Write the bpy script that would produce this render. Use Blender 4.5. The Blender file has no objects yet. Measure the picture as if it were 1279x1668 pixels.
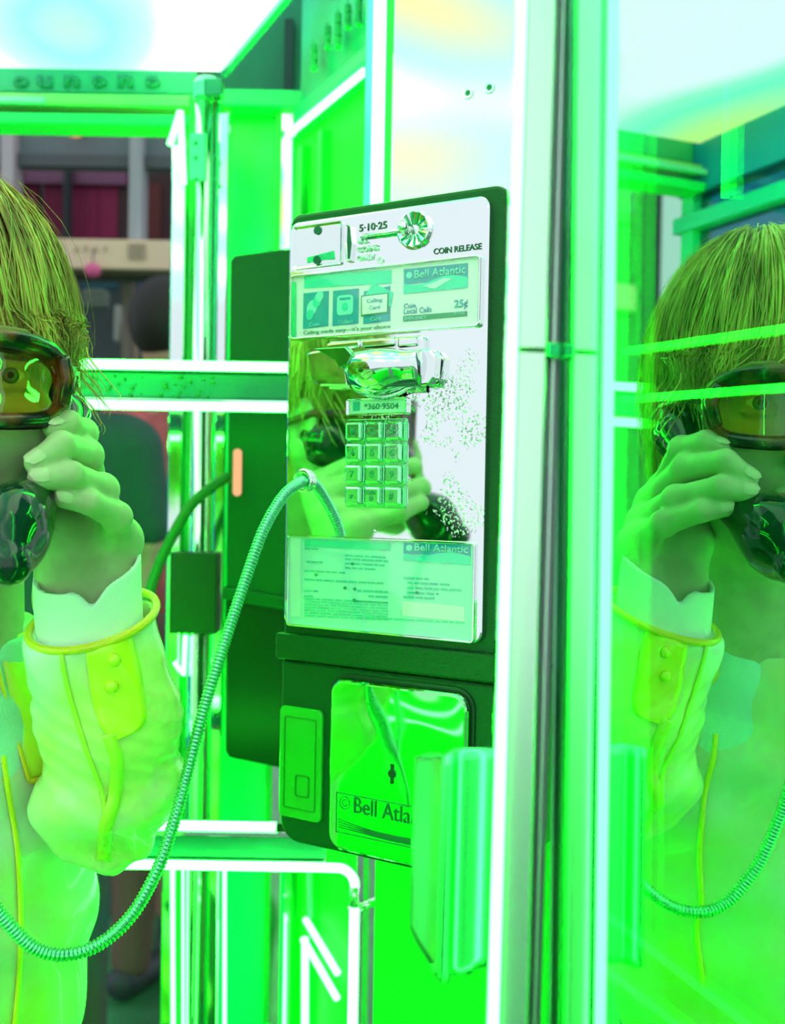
import bpy, math, random
import numpy as np
from mathutils import Vector, Matrix
import openvdb as vdb
random.seed(7); RNG = np.random.default_rng(7)
sc = bpy.context.scene
COL = sc.collection

# ------------------------------------------------------------------ camera
FPX = 1734.0; PITCH = 0.0179; ROLL = 0.017
C = Vector((0, 0, 1.5))
_f = Vector((0, math.cos(PITCH), -math.sin(PITCH))); _u = Vector((0, math.sin(PITCH), math.cos(PITCH))); _r = Vector((1, 0, 0))
RGT = _r*math.cos(ROLL) + _u*math.sin(ROLL); UPV = -_r*math.sin(ROLL) + _u*math.cos(ROLL)
cd = bpy.data.cameras.new('camera'); cam = bpy.data.objects.new('camera', cd); COL.objects.link(cam)
cam.matrix_world = Matrix.Translation(C) @ Matrix((RGT, UPV, -_f)).transposed().to_4x4()
cd.sensor_fit = 'HORIZONTAL'; cd.sensor_width = 36.0; cd.lens = 36.0*FPX/1279; cd.clip_start = 0.02; cd.clip_end = 200
cd.dof.use_dof = True; cd.dof.focus_distance = 0.74; cd.dof.aperture_fstop = 8.5
sc.camera = cam

# ------------------------------------------------------------------ sky and exposure
w = bpy.data.worlds.new('sky'); sc.world = w; w.use_nodes = True
wn = w.node_tree.nodes; wl = w.node_tree.links
bg = wn['Background']; bg.inputs['Strength'].default_value = 1.0
tc = wn.new('ShaderNodeTexCoord'); sx = wn.new('ShaderNodeSeparateXYZ'); cr = wn.new('ShaderNodeValToRGB')
mr = wn.new('ShaderNodeMapRange'); mr.inputs[1].default_value = -0.6; mr.inputs[2].default_value = 1.0
wl.new(tc.outputs['Generated'], sx.inputs[0]); wl.new(sx.outputs['Z'], mr.inputs[0]); wl.new(mr.outputs[0], cr.inputs[0]); wl.new(cr.outputs[0], bg.inputs['Color'])
cr.color_ramp.elements[0].position = 0.10; cr.color_ramp.elements[0].color = (.05, .16, .10, 1)
cr.color_ramp.elements[1].position = 0.27; cr.color_ramp.elements[1].color = (.86, .95, 1.02, 1)
sc.view_settings.view_transform = 'Standard'; sc.view_settings.look = 'None'
sc.view_settings.exposure = 0.0; sc.view_settings.gamma = 1.0; sc.view_settings.use_curve_mapping = False
sc.cycles.max_bounces = 10; sc.cycles.transparent_max_bounces = 12; sc.cycles.sample_clamp_indirect = 12.0
FZ = .22                        # floor height below the camera's 1.5
GLOW = (1.1, 56.0, 1.8)        # green neon, brighter than the film can hold

# ------------------------------------------------------------------ camera geometry helpers (measuring the place from the photograph)
def ray(px, py): return _f + RGT*((px-639.5)/FPX) + UPV*((834-py)/FPX)
def P(px, py, Y):
    d = ray(px, py); return C + d*(Y/d.y)

# ------------------------------------------------------------------ materials
MATS = {}
def mat(name, color=(.8, .8, .8), rough=.5, metal=0.0, emit=None, es=1.0, var=0.0, vscale=30.0, bump=0.0, bscale=80.0, coat=0.0, alpha=1.0, trans=0.0, ior=1.45, sss=0.0, spec=.5, rvar=0.0, col2=None, stretch=None):
    if name in MATS: return MATS[name]
    m = bpy.data.materials.new(name); m.use_nodes = True; N = m.node_tree.nodes; Lk = m.node_tree.links; b = N['Principled BSDF']
    b.inputs['Base Color'].default_value = (*color, 1); b.inputs['Roughness'].default_value = rough; b.inputs['Metallic'].default_value = metal
    b.inputs['Coat Weight'].default_value = coat; b.inputs['Coat Roughness'].default_value = .05
    b.inputs['Alpha'].default_value = alpha; b.inputs['Transmission Weight'].default_value = trans; b.inputs['IOR'].default_value = ior
    b.inputs['Specular IOR Level'].default_value = spec
    if sss: b.inputs['Subsurface Weight'].default_value = sss; b.inputs['Subsurface Radius'].default_value = (.01, .004, .002); b.inputs['Subsurface Scale'].default_value = 1.0
    if emit: b.inputs['Emission Color'].default_value = (*emit, 1); b.inputs['Emission Strength'].default_value = es
    if var or bump or rvar or col2:
        t = N.new('ShaderNodeTexCoord'); mp = N.new('ShaderNodeMapping'); Lk.new(t.outputs['Object'], mp.inputs[0])
        if stretch: mp.inputs['Scale'].default_value = stretch
        n1 = N.new('ShaderNodeTexNoise'); n1.inputs['Scale'].default_value = vscale; n1.inputs['Detail'].default_value = 4; Lk.new(mp.outputs[0], n1.inputs['Vector'])
        if var or col2:
            r = N.new('ShaderNodeValToRGB'); c2 = col2 or tuple(c*(1-var) for c in color)
            r.color_ramp.elements[0].position = .38; r.color_ramp.elements[1].position = .62
            r.color_ramp.elements[0].color = (*c2, 1); r.color_ramp.elements[1].color = (*color, 1)
            Lk.new(n1.outputs['Fac'], r.inputs[0]); Lk.new(r.outputs[0], b.inputs['Base Color'])
        if rvar:
            q = N.new('ShaderNodeMapRange'); q.inputs[1].default_value = .4; q.inputs[2].default_value = .7; q.inputs[3].default_value = rough; q.inputs[4].default_value = rough+rvar
            Lk.new(n1.outputs['Fac'], q.inputs[0]); Lk.new(q.outputs[0], b.inputs['Roughness'])
        if bump:
            n2 = N.new('ShaderNodeTexNoise'); n2.inputs['Scale'].default_value = bscale; n2.inputs['Detail'].default_value = 3; Lk.new(mp.outputs[0], n2.inputs['Vector'])
            bp = N.new('ShaderNodeBump'); bp.inputs['Strength'].default_value = bump; bp.inputs['Distance'].default_value = .002
            Lk.new(n2.outputs['Fac'], bp.inputs['Height']); Lk.new(bp.outputs[0], b.inputs['Normal'])
    MATS[name] = m; return m
def emitter(name, color, strength=1.0):
    if name in MATS: return MATS[name]
    m = bpy.data.materials.new(name); m.use_nodes = True; N = m.node_tree.nodes; N.clear()
    e = N.new('ShaderNodeEmission'); e.inputs[0].default_value = (*color, 1); e.inputs[1].default_value = strength
    o = N.new('ShaderNodeOutputMaterial'); m.node_tree.links.new(e.outputs[0], o.inputs[0]); MATS[name] = m; return m
def glassy(name, refl, tint=(1, 1, 1), rough=.0, rcol=(1, 1, 1)):     # pane: part mirror, part see-through
    if name in MATS: return MATS[name]
    m = bpy.data.materials.new(name); m.use_nodes = True; N = m.node_tree.nodes; Lk = m.node_tree.links; N.clear()
    t = N.new('ShaderNodeBsdfTransparent'); t.inputs[0].default_value = (*tint, 1)
    g = N.new('ShaderNodeBsdfGlossy'); g.inputs['Roughness'].default_value = rough; g.inputs['Color'].default_value = (*rcol, 1)
    x = N.new('ShaderNodeMixShader'); x.inputs[0].default_value = refl; o = N.new('ShaderNodeOutputMaterial')
    Lk.new(t.outputs[0], x.inputs[1]); Lk.new(g.outputs[0], x.inputs[2]); Lk.new(x.outputs[0], o.inputs[0]); MATS[name] = m; return m
NEON = emitter('neon', GLOW, 1.0)
CHROME = mat('chrome', (.86, .92, .88), .06, 1.0)
BRUSHED = mat('brushed', (.80, .90, .84), .22, 1.0, bump=.12, bscale=60, stretch=(1, 1, .05))
ALU = mat('aluminium', (.84, .92, .88), .28, 1.0, bump=.05, bscale=50, stretch=(1, 1, .03))
BLACK = mat('black_enamel', (.001, .085, .014), .30, 0, spec=.3, bump=.25, bscale=900)
DARK = mat('dark_void', (.004, .012, .008), .5)
GREENP = mat('green_panel', (.004, .80, .03), .5)
GREEND = mat('green_panel_dark', (.012, .40, .07), .4)
TEALP = mat('teal_panel', (.03, .80, .42), .3)

# ------------------------------------------------------------------ mesh building
class M:
    def __init__(s): s.v = []; s.f = []
    def add(s, v, f):
        o = len(s.v); s.v += [tuple(p) for p in v]; s.f += [tuple(i+o for i in q) for q in f]; return s
    def box(s, a, b):
        x0, y0, z0 = a; x1, y1, z1 = b
        v = [(x0,y0,z0),(x1,y0,z0),(x1,y1,z0),(x0,y1,z0),(x0,y0,z1),(x1,y0,z1),(x1,y1,z1),(x0,y1,z1)]
        return s.add(v, [(0,3,2,1),(4,5,6,7),(0,1,5,4),(1,2,6,5),(2,3,7,6),(3,0,4,7)])
    def prism(s, pts, y0, y1):             # outline in x,z (anticlockwise seen from -y), y0 the near face
        n = len(pts); v = [(p[0], y0, p[1]) for p in pts] + [(p[0], y1, p[1]) for p in pts]
        f = [tuple(range(n)), tuple(range(2*n-1, n-1, -1))] + [(i, i+n, (i+1) % n+n, (i+1) % n) for i in range(n)]
        return s.add(v, f)
    def vprism(s, pts, z0, z1):            # outline in x,y extruded up
        n = len(pts); v = [(p[0], p[1], z0) for p in pts] + [(p[0], p[1], z1) for p in pts]
        f = [tuple(range(n-1, -1, -1)), tuple(range(n, 2*n))] + [(i, (i+1) % n, (i+1) % n+n, i+n) for i in range(n)]
        return s.add(v, f)
    def ring(s, a, b, y0, y1, yb=None):    # frame between outlines a (outer) and b (inner)
        n = len(a); yb = y0 if yb is None else yb
        v = [(p[0], y0, p[1]) for p in a] + [(p[0], yb, p[1]) for p in b] + [(p[0], y1, p[1]) for p in a] + [(p[0], y1, p[1]) for p in b]
        f = []
        for i in range(n):
            j = (i+1) % n; f += [(i, j, j+n, i+n), (i+2*n, i+3*n, j+3*n, j+2*n), (i, i+2*n, j+2*n, j), (i+n, j+n, j+3*n, i+3*n)]
        return s.add(v, f)
    def tube(s, pts, r, seg=10, caps=True, flat=1.0, closed=False):
        pts = [Vector(p) for p in pts]; n = len(pts); rr = r if hasattr(r, '__len__') else [r]*n
        T = []
        for i in range(n):
            if closed: t = pts[(i+1) % n]-pts[i-1]
            else: t = pts[min(i+1, n-1)]-pts[max(i-1, 0)]
            T.append(t.normalized())
        a = Vector((0, 0, 1)) if abs(T[0].z) < .9 else Vector((0, 1, 0))
        N = (a - T[0]*a.dot(T[0])).normalized(); v = []
        for i in range(n):
            N = (N - T[i]*N.dot(T[i])).normalized(); B = T[i].cross(N)
            for k in range(seg):
                th = 2*math.pi*k/seg; v.append(pts[i] + N*(math.cos(th)*rr[i]) + B*(math.sin(th)*rr[i]*flat))
        f = []
        for i in range(n if closed else n-1):
            for k in range(seg):
                k2 = (k+1) % seg; i2 = (i+1) % n
                f.append((i*seg+k, i*seg+k2, i2*seg+k2, i2*seg+k))
        if caps and not closed: f += [tuple(range(seg-1, -1, -1)), tuple(range((n-1)*seg, n*seg))]
        return s.add(v, f)
    def lathe(s, prof, c=(0, 0, 0), axis='y', seg=28):     # prof: (radius, offset along axis)
        v = []; f = []
        for r, h in prof:
            for k in range(seg):
                th = 2*math.pi*k/seg; a = r*math.cos(th); b = r*math.sin(th)
                v.append({'y': (c[0]+a, c[1]+h, c[2]+b), 'z': (c[0]+a, c[1]+b, c[2]+h), 'x': (c[0]+h, c[1]+a, c[2]+b)}[axis])
        for i in range(len(prof)-1):
            for k in range(seg): k2 = (k+1) % seg; f.append((i*seg+k, i*seg+k2, (i+1)*seg+k2, (i+1)*seg+k))
        f += [tuple(range(seg)), tuple(range(len(prof)*seg-1, (len(prof)-1)*seg-1, -1))]
        return s.add(v, f)
    def obj(s, name, m, parent=None, smooth=False, bevel=0, bseg=2, fix=True):
        me = bpy.data.meshes.new(name); me.from_pydata(s.v, [], s.f); me.materials.append(m)
        if fix:
            import bmesh
            bm = bmesh.new(); bm.from_mesh(me); bmesh.ops.recalc_face_normals(bm, faces=bm.faces); bm.to_mesh(me); bm.free()
        if smooth: me.polygons.foreach_set('use_smooth', [True]*len(me.polygons))
        o = bpy.data.objects.new(name, me); COL.objects.link(o)
        if parent is not None: o.parent = parent
        if bevel:
            b = o.modifiers.new('bevel', 'BEVEL'); b.width = bevel; b.segments = bseg; b.limit_method = 'ANGLE'; b.angle_limit = math.radians(40)
        if smooth == 'auto' or (smooth and bevel): pass
        return o
def rr(x0, x1, z0, z1, r, n=6):
    if not hasattr(r, '__len__'): r = (r,)*4           # bl, br, tr, tl
    out = []
    for (cx, cz, a0, q) in ((x0+r[0], z0+r[0], 180, r[0]), (x1-r[1], z0+r[1], 270, r[1]), (x1-r[2], z1-r[2], 0, r[2]), (x0+r[3], z1-r[3], 90, r[3])):
        for k in range(n+1):
            t = math.radians(a0 + 90*k/n); out.append((cx+q*math.cos(t), cz+q*math.sin(t)))
    return out
def thing(name, label, cat, loc=(0, 0, 0), rotz=0.0, group=None):
    o = bpy.data.objects.new(name, None); COL.objects.link(o); o.location = loc; o.rotation_euler = (0, 0, rotz); o.empty_display_size = .05
    o['label'] = label; o['category'] = cat
    if group: o['group'] = group
    return o
def tag(o, label, cat, group=None):
    o['label'] = label; o['category'] = cat
    if group: o['group'] = group
    return o
def struct(o): o['kind'] = 'structure'; return o
def text(name, body, m, parent, x, y, z, h, wd=None, depth=.0002, bold=0.0, shear=0.0, rot=None, spacing=1.0):
    cu = bpy.data.curves.new('t', 'FONT'); cu.body = body; cu.size = 1; cu.extrude = 0; cu.offset = bold; cu.shear = shear; cu.resolution_u = 3; cu.space_character = spacing
    to = bpy.data.objects.new('t', cu); COL.objects.link(to)
    dg = bpy.context.evaluated_depsgraph_get(); me = bpy.data.meshes.new_from_object(to.evaluated_get(dg)); bpy.data.objects.remove(to)
    co = np.array([v.co[:] for v in me.vertices]); mn = co.min(0); mx = co.max(0); s = h/max(1e-6, mx[1]-mn[1]); sx_ = (wd/(mx[0]-mn[0])) if wd else s
    for v in me.vertices: v.co = (x+(v.co.x-mn[0])*sx_, y, z+(v.co.y-mn[1])*s)
    me.name = name; me.materials.clear(); me.materials.append(m)
    o = bpy.data.objects.new(name, me); COL.objects.link(o); o.parent = parent
    sol = o.modifiers.new('solid', 'SOLIDIFY'); sol.thickness = depth; sol.offset = 0
    return o
def curve_pts(ctrl, n=12):                # Catmull-Rom through control points
    P_ = [np.array(p, float) for p in ctrl]; P_ = [2*P_[0]-P_[1]] + P_ + [2*P_[-1]-P_[-2]]; out = []
    for i in range(1, len(P_)-2):
        for k in range(n):
            t = k/n; a, b, c, d = P_[i-1:i+3]
            out.append(.5*((2*b)+(-a+c)*t+(2*a-5*b+4*c-d)*t*t+(-a+3*b-3*c+d)*t**3))
    out.append(P_[-2]); return [Vector(p) for p in out]

# ------------------------------------------------------------------ solid sculpting with distance fields
class SDF:
    def __init__(s, lo, hi, h):
        s.lo = np.array(lo, float); s.h = h; n = np.ceil((np.array(hi)-s.lo)/h).astype(int)+1
        g = [s.lo[i]+h*np.arange(n[i]) for i in range(3)]; s.X, s.Y, s.Z = np.meshgrid(*g, indexing='ij'); s.X = s.X.astype(np.float32); s.Y = s.Y.astype(np.float32); s.Z = s.Z.astype(np.float32)
        s.d = np.full(s.X.shape, 1.0, np.float32)
    def un(s, e, k=.01):
        h = np.maximum(k-np.abs(s.d-e), 0)/k; s.d = np.minimum(s.d, e)-h*h*k*.25
    def cut(s, e, k=.005):
        h = np.maximum(k-np.abs(-s.d-e), 0)/k; s.d = np.maximum(s.d, -e)+h*h*k*.25
    def cap(s, a, b, r0, r1=None, k=.01, flat=None, cut=False):
        r1 = r0 if r1 is None else r1; a = np.array(a, float); b = np.array(b, float); ab = b-a
        px, py, pz = s.X-a[0], s.Y-a[1], s.Z-a[2]; L2 = max(ab@ab, 1e-9); t = np.clip((px*ab[0]+py*ab[1]+pz*ab[2])/L2, 0, 1)
        dx, dy, dz = px-t*ab[0], py-t*ab[1], pz-t*ab[2]
        if flat is not None:               # (direction, factor): squash along a direction
            f = np.array(flat[0], float); f /= np.linalg.norm(f); q = dx*f[0]+dy*f[1]+dz*f[2]; c = (1/flat[1]-1)
            dx, dy, dz = dx+q*f[0]*c, dy+q*f[1]*c, dz+q*f[2]*c
        e = np.sqrt(dx*dx+dy*dy+dz*dz)-(r0+(r1-r0)*t)
        (s.cut if cut else s.un)(e, k)
    def ell(s, c, r, k=.01, axes=None, cut=False):
        dx, dy, dz = s.X-c[0], s.Y-c[1], s.Z-c[2]
        if axes is not None:
            A = [np.array(a, float)/np.linalg.norm(a) for a in axes]; dx, dy, dz = (dx*A[0][0]+dy*A[0][1]+dz*A[0][2], dx*A[1][0]+dy*A[1][1]+dz*A[1][2], dx*A[2][0]+dy*A[2][1]+dz*A[2][2])
        q = np.sqrt((dx/r[0])**2+(dy/r[1])**2+(dz/r[2])**2); g = np.sqrt((dx/r[0]**2)**2+(dy/r[1]**2)**2+(dz/r[2]**2)**2)+1e-9
        e = q*(q-1)/g
        (s.cut if cut else s.un)(e, k)
    def obj(s, name, m, parent=None, xf=None):
        g = vdb.FloatGrid(1.0); g.copyFromArray(np.clip(s.d, -1, 1)); p, t, q = g.convertToPolygons(isovalue=0.0)
        p = p*s.h+s.lo
        me = bpy.data.meshes.new(name); me.from_pydata([tuple(v) for v in p.tolist()], [], [tuple(i) for i in np.array(t).tolist()]+[tuple(i[::-1]) for i in np.array(q).tolist()])
        import bmesh
        bm = bmesh.new(); bm.from_mesh(me); bmesh.ops.recalc_face_normals(bm, faces=bm.faces); bm.to_mesh(me); bm.free()
        me.polygons.foreach_set('use_smooth', [True]*len(me.polygons)); me.materials.append(m)
        o = bpy.data.objects.new(name, me); COL.objects.link(o)
        if parent is not None: o.parent = parent
        return o

# ================================================================== the booth
def wpart(m_, name, mt, t, **k):          # a part given in world coordinates
    o = m_.obj(name, mt, t, **k); o.matrix_parent_inverse = Matrix.Translation(-Vector(t.location)); return o
ANG = math.radians(31)
UX = Vector((math.cos(ANG), -math.sin(ANG), 0)); NX = Vector((-math.sin(ANG), -math.cos(ANG), 0))     # along the telephone's face; out of it
O = P(478, 700, .867)
def LP(px, py, off=0.0):                  # pixel -> (x, z) on the telephone's face plane (or a plane parallel to it)
    d = ray(px, py); q0 = O + NX*off; t = (q0-C).dot(NX)/d.dot(NX); q = C + d*t - O
    return (q.dot(UX), q.z)
def LX(px, py, off=0.0): return LP(px, py, off)[0]
def LZ(px, py, off=0.0): return LP(px, py, off)[1]
def face_frame(o): o.location = O; o.rotation_euler = (0, 0, -ANG); return o

# floor and pavement, ceiling
FLOORM = mat('floor_tile', (.06, .30, .12), .35, var=.4, vscale=6)
struct(M().box((-6, -6, FZ-.05), (6, 10, FZ)).obj('floor', FLOORM))
cm = bpy.data.materials.new('glowing_ceiling'); cm.use_nodes = True; N = cm.node_tree.nodes; Lk = cm.node_tree.links; b_ = N['Principled BSDF']
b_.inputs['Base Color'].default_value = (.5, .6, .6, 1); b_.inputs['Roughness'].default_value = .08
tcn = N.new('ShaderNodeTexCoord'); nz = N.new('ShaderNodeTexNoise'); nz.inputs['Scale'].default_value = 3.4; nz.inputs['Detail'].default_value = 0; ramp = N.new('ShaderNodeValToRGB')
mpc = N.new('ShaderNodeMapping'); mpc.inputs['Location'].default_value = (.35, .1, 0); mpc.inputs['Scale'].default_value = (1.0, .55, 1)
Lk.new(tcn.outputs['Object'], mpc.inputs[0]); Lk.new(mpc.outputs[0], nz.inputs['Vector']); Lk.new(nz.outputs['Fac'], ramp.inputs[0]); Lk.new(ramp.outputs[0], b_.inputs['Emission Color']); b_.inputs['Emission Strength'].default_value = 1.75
e = ramp.color_ramp.elements; e[0].position = .26; e[0].color = (.62, .42, .20, 1); e[1].position = .58; e[1].color = (1.0, 1.02, 1.0, 1)  # blurred reflections of sky and lamps painted as glowing patches
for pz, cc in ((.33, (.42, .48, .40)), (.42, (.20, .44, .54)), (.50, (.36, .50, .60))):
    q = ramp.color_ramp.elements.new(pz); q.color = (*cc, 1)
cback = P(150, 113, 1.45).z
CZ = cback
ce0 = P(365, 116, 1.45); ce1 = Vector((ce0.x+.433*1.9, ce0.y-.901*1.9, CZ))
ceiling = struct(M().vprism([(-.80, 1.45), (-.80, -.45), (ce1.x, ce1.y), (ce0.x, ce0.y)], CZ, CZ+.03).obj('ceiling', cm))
# thin edge rail along the ceiling's right side, and along its back
EDGE = mat('ceiling_edge', (.10, .75, .80), .2, .3)
struct(M().tube([(ce0.x, ce0.y, CZ-.002), (ce1.x, ce1.y, CZ-.002)], .006, 8).obj('trim_1', EDGE, smooth=True))

# back header with its row of letters
hd = struct(bpy.data.objects.new('trim_2', None)); COL.objects.link(hd); hd.location = (0, 0, 0)
xl, xr = -.80, P(318, 160, 1.46).x
def hbar(y0, y1, Y, th, name, m, x1=None):
    z1 = P(150, y0, Y).z; z0 = P(150, y1, Y).z
    return M().box((xl, Y, z0), (x1 or xr, Y+th, z1)).obj(name, m, hd, bevel=.003)
hbar(108, 152, 1.462, .03, 'letter_board', mat('header_board', (.03, .42, .24), .4))
hbar(152, 172, 1.44, .05, 'reflection_strip', mat('header_reflection', (.16, .72, .22), .3, col2=(.55, .6, .2), vscale=2.5))  # yellow reflection painted in as the strip's second colour
hbar(172, 184, 1.50, .03, 'shadow_rail', mat('header_dark', (.015, .25, .10), .4))
hbar(184, 203, 1.43, .05, 'bright_rail', mat('header_bright', (.008, .70, .20), .5))
hbar(158, 170, 1.425, .01, 'pale_panel', mat('header_pale', (.35, .6, .65), .4), x1=P(70, 160, 1.42).x)
zb = P(150, 134, 1.46).z
for k, (ch, cx) in enumerate(zip('ounono', (33, 72, 116, 161, 204, 248))):
    p0 = P(cx-12, 134, 1.458); text('letter', ch, mat('header_ink', (.01, .28, .16), .5), hd, p0.x, 1.459, P(cx, 142, 1.458).z, .015, .020, depth=.002, bold=.03)

# side wall seen edge-on behind the telephone (panel, header, neon outline)
W0 = Vector((-.035, 1.25)); WD = Vector((-.433, .901)).normalized()
def wy(px):                                # depth of that wall at a pixel column
    d = ray(px, 300); k = d.x/d.y; t = (k*W0.y-W0.x)/(WD.x-k*WD.y); return W0.y+WD.y*t
def wp(px, py, off=0.0): q = P(px, py, wy(px)); return Vector((q.x-.901*off, q.y-.433*off, q.z))
wall = struct(bpy.data.objects.new('wall_side', None)); COL.objects.link(wall)
def wallbox(s0, s1, z0, z1, off0, off1, name, m, bevel=0):
    nrm = Vector((.901, .433))
    a = W0+WD*s0; b = W0+WD*s1
    pts = [(a+nrm*off0), (a+nrm*off1), (b+nrm*off1), (b+nrm*off0)]
    return M().vprism([(p.x, p.y) for p in pts], z0, z1).obj(name, m, wall, bevel=bevel)
zt = P(530, 170, wy(530)).z+.012
wallbox(-.02, .262, FZ, zt, .03, .05, 'green_panel', GREENP)
wallbox(-.02, .262, zt, zt+.02, .0, .05, 'ledge', mat('ledge_green', (.02, .85, .25), .3), .003)
wallbox(-.03, .262, zt+.02, zt+.50, .012, .05, 'header_panel', mat('header_teal', (.01, .62, .34), .4, col2=(.005, .45, .10), vscale=5))
wallbox(.245, .262, FZ, zt, .0, .03, 'edge_strip', CHROME)
wallbox(-.02, .0, FZ, zt, .0, .03, 'edge_strip', CHROME)
wallbox(.20, .215, FZ, zt-.02, .02, .03, 'green_post', GREEND)
for i, (px, py, hh) in enumerate(((512, 92, .035), (534, 60, .03), (551, 48, .045), (567, 26, .03), (585, 10, .045))):
    q = wp(px, py, .0); m_ = M()
    for j in range(3): m_.box((q.x-.004, q.y-.004, q.z-hh/2+j*hh/3), (q.x+.004, q.y+.004, q.z-hh/2+j*hh/3+hh*.25))
    m_.box((q.x-.001, q.y-.008, q.z-hh/2), (q.x+.001, q.y+.008, q.z+hh/2)).obj('letter', mat('letter_green', (.01, .45, .16), .5), wall)
wallpts = [wp(472, 900), wp(470, 345), wp(468, 226), wp(470, 219), wp(500, 194), wp(560, 144), wp(593, 117)]
M().tube(wallpts, .0052, 10).obj('neon_tube', NEON, wall, smooth=True)
M().tube([wp(497, 1528), wp(497, 1668), wp(497, 1900)], .0050, 10).obj('neon_tube', NEON, wall, smooth=True)
M().tube([wp(498, 1498), wp(550, 1585)], .0046, 10).obj('neon_tube', NEON, wall, smooth=True)
M().tube([wp(494, 1530), wp(549, 1626)], .0046, 10).obj('neon_tube', NEON, wall, smooth=True)
M().tube([wp(505, 1415), wp(505, 1494)], .0040, 10).obj('clear_tube', mat('pale_tube', (.4, .95, .8), .1), wall, smooth=True)

# flat green panel facing the camera between post and side wall
bp_ = struct(bpy.data.objects.new('wall_back', None)); COL.objects.link(bp_)
def pbox(px0, py0, px1, py1, Y, th, name, m, parent, bevel=0, **k):
    a = P(px0, py1, Y); b = P(px1, py0, Y); return M().box((a.x, Y, a.z), (b.x, Y+th, b.z)).obj(name, m, parent, bevel=bevel, **k)
pbox(352, 150, 478, 1800, 1.54, .02, 'green_panel', mat('back_green', (.006, .70, .10), .25, col2=(.01, .75, .42), vscale=4, stretch=(1, 1, .5)), bp_)  # teal mix paints reflections into the green
pbox(478, 1380, 600, 1800, 1.56, .02, 'green_panel', GREENP, bp_)
pbox(352, 146, 500, 172, 1.50, .04, 'ledge', mat('ledge_green', (.02, .85, .25), .3), bp_, .003)
pbox(345, -200, 520, 146, 1.62, .02, 'header_panel', mat('header_deep', (.004, .25, .12), .45), bp_)
pbox(462, 30, 478, 146, 1.60, .02, 'dark_strip', mat('dark_strip', (.003, .06, .045), .5), bp_)
pbox(440, 172, 450, 1668, 1.52, .018, 'green_post', GREEND, bp_)
pbox(455, 172, 460, 1668, 1.515, .018, 'chrome_strip', CHROME, bp_)

# chrome corner post with hinge, left of the telephone
Yp = 1.36; pc = P(320, 834, Yp)
post = thing('corner_post', 'tall chrome corner post with a hinge, left of the payphone', 'post', (pc.x, pc.y, FZ))
z_t = P(320, 150, Yp).z
def vb(pxa, pxb, dy, th, name, m, z0=FZ, z1=None, bevel=.002):
    a = P(pxa, 500, Yp); b = P(pxb, 500, Yp); return wpart(M().box((a.x, Yp+dy, z0), (b.x, Yp+dy+th, z1 or z_t)), name, m, post, bevel=bevel)
vb(276, 300, .0, .02, 'flange', CHROME, z1=P(280, 235, Yp).z)
vb(300, 312, .012, .02, 'web', GREEND)
vb(343, 352, .012, .02, 'web', mat('web_green', (.02, .6, .2), .2, .6))
vb(352, 370, .0, .02, 'flange', CHROME, z1=P(360, 182, Yp).z)
rc = P(327, 500, Yp)
wpart(M().lathe([(.0125, FZ), (.0125, z_t)], (rc.x, Yp+.004, 0), 'z', 24), 'round_tube', CHROME, post, smooth=True)
wpart(M().lathe([(.017, 0), (.019, .004), (.019, .022), (.014, .03)], (rc.x+.004, Yp+.004, z_t-.012), 'z', 24), 'cap', mat('green_steel', (.2, .75, .45), .2, .9), post)
q = P(340, 150, Yp); wpart(M().box((q.x-.004, Yp-.018, q.z-.012), (q.x+.020, Yp+.0, q.z+.012)), 'latch', mat('dark_steel', (.03, .25, .14), .3, .8), post, bevel=.003)
q0 = P(312, 222, Yp); q1 = P(338, 300, Yp)
wpart(M().box((q0.x, Yp-.014, q1.z), (q1.x, Yp-.008, q0.z)), 'hinge_plate', mat('hinge_green', (.10, .70, .38), .3, .4), post, bevel=.002)
for (bx, by) in ((318, 232), (318, 256), (318, 292), (350, 255), (350, 293)):
    c_ = P(bx, by, Yp-.016); wpart(M().lathe([(.0032, 0), (.0032, -.003), (.002, -.004)], (c_.x, Yp-.012, c_.z), 'y', 10), 'bolt', mat('dark_steel', (.03, .25, .14), .3, .8), post)
tA = [P(277, 236, Yp-.01), P(294, 181, Yp-.01), P(299, 300, Yp-.01)]
wpart(M().tube([tA[0], tA[1]], .0042, 10), 'neon_tube', NEON, post, smooth=True)
wpart(M().tube([tA[1], tA[2]], .0042, 10), 'neon_tube', NEON, post, smooth=True)
for (xa, ya, xb, yb, r_) in ((281, 1412, 283, 1800, .0027), (298, 1412, 298, 1800, .0014), (366, 1412, 366, 1800, .0024)):
    wpart(M().tube([P(xa, ya, Yp-.012), P(xb, yb, Yp-.012)], r_, 10), 'neon_tube', NEON, post, smooth=True)
wpart(M().tube([P(302, 1035, Yp-.012), P(299, 1100, Yp-.012), P(292, 1090, Yp-.012), P(284, 1078, Yp-.012)], .003, 8), 'neon_tube', NEON, post, smooth=True)
vb(286, 364, -.016, .01, 'dark_band', mat('band_green', (.001, .03, .006), .3, 0), z0=P(300, 1030, Yp).z, z1=P(300, 898, Yp).z)

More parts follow.
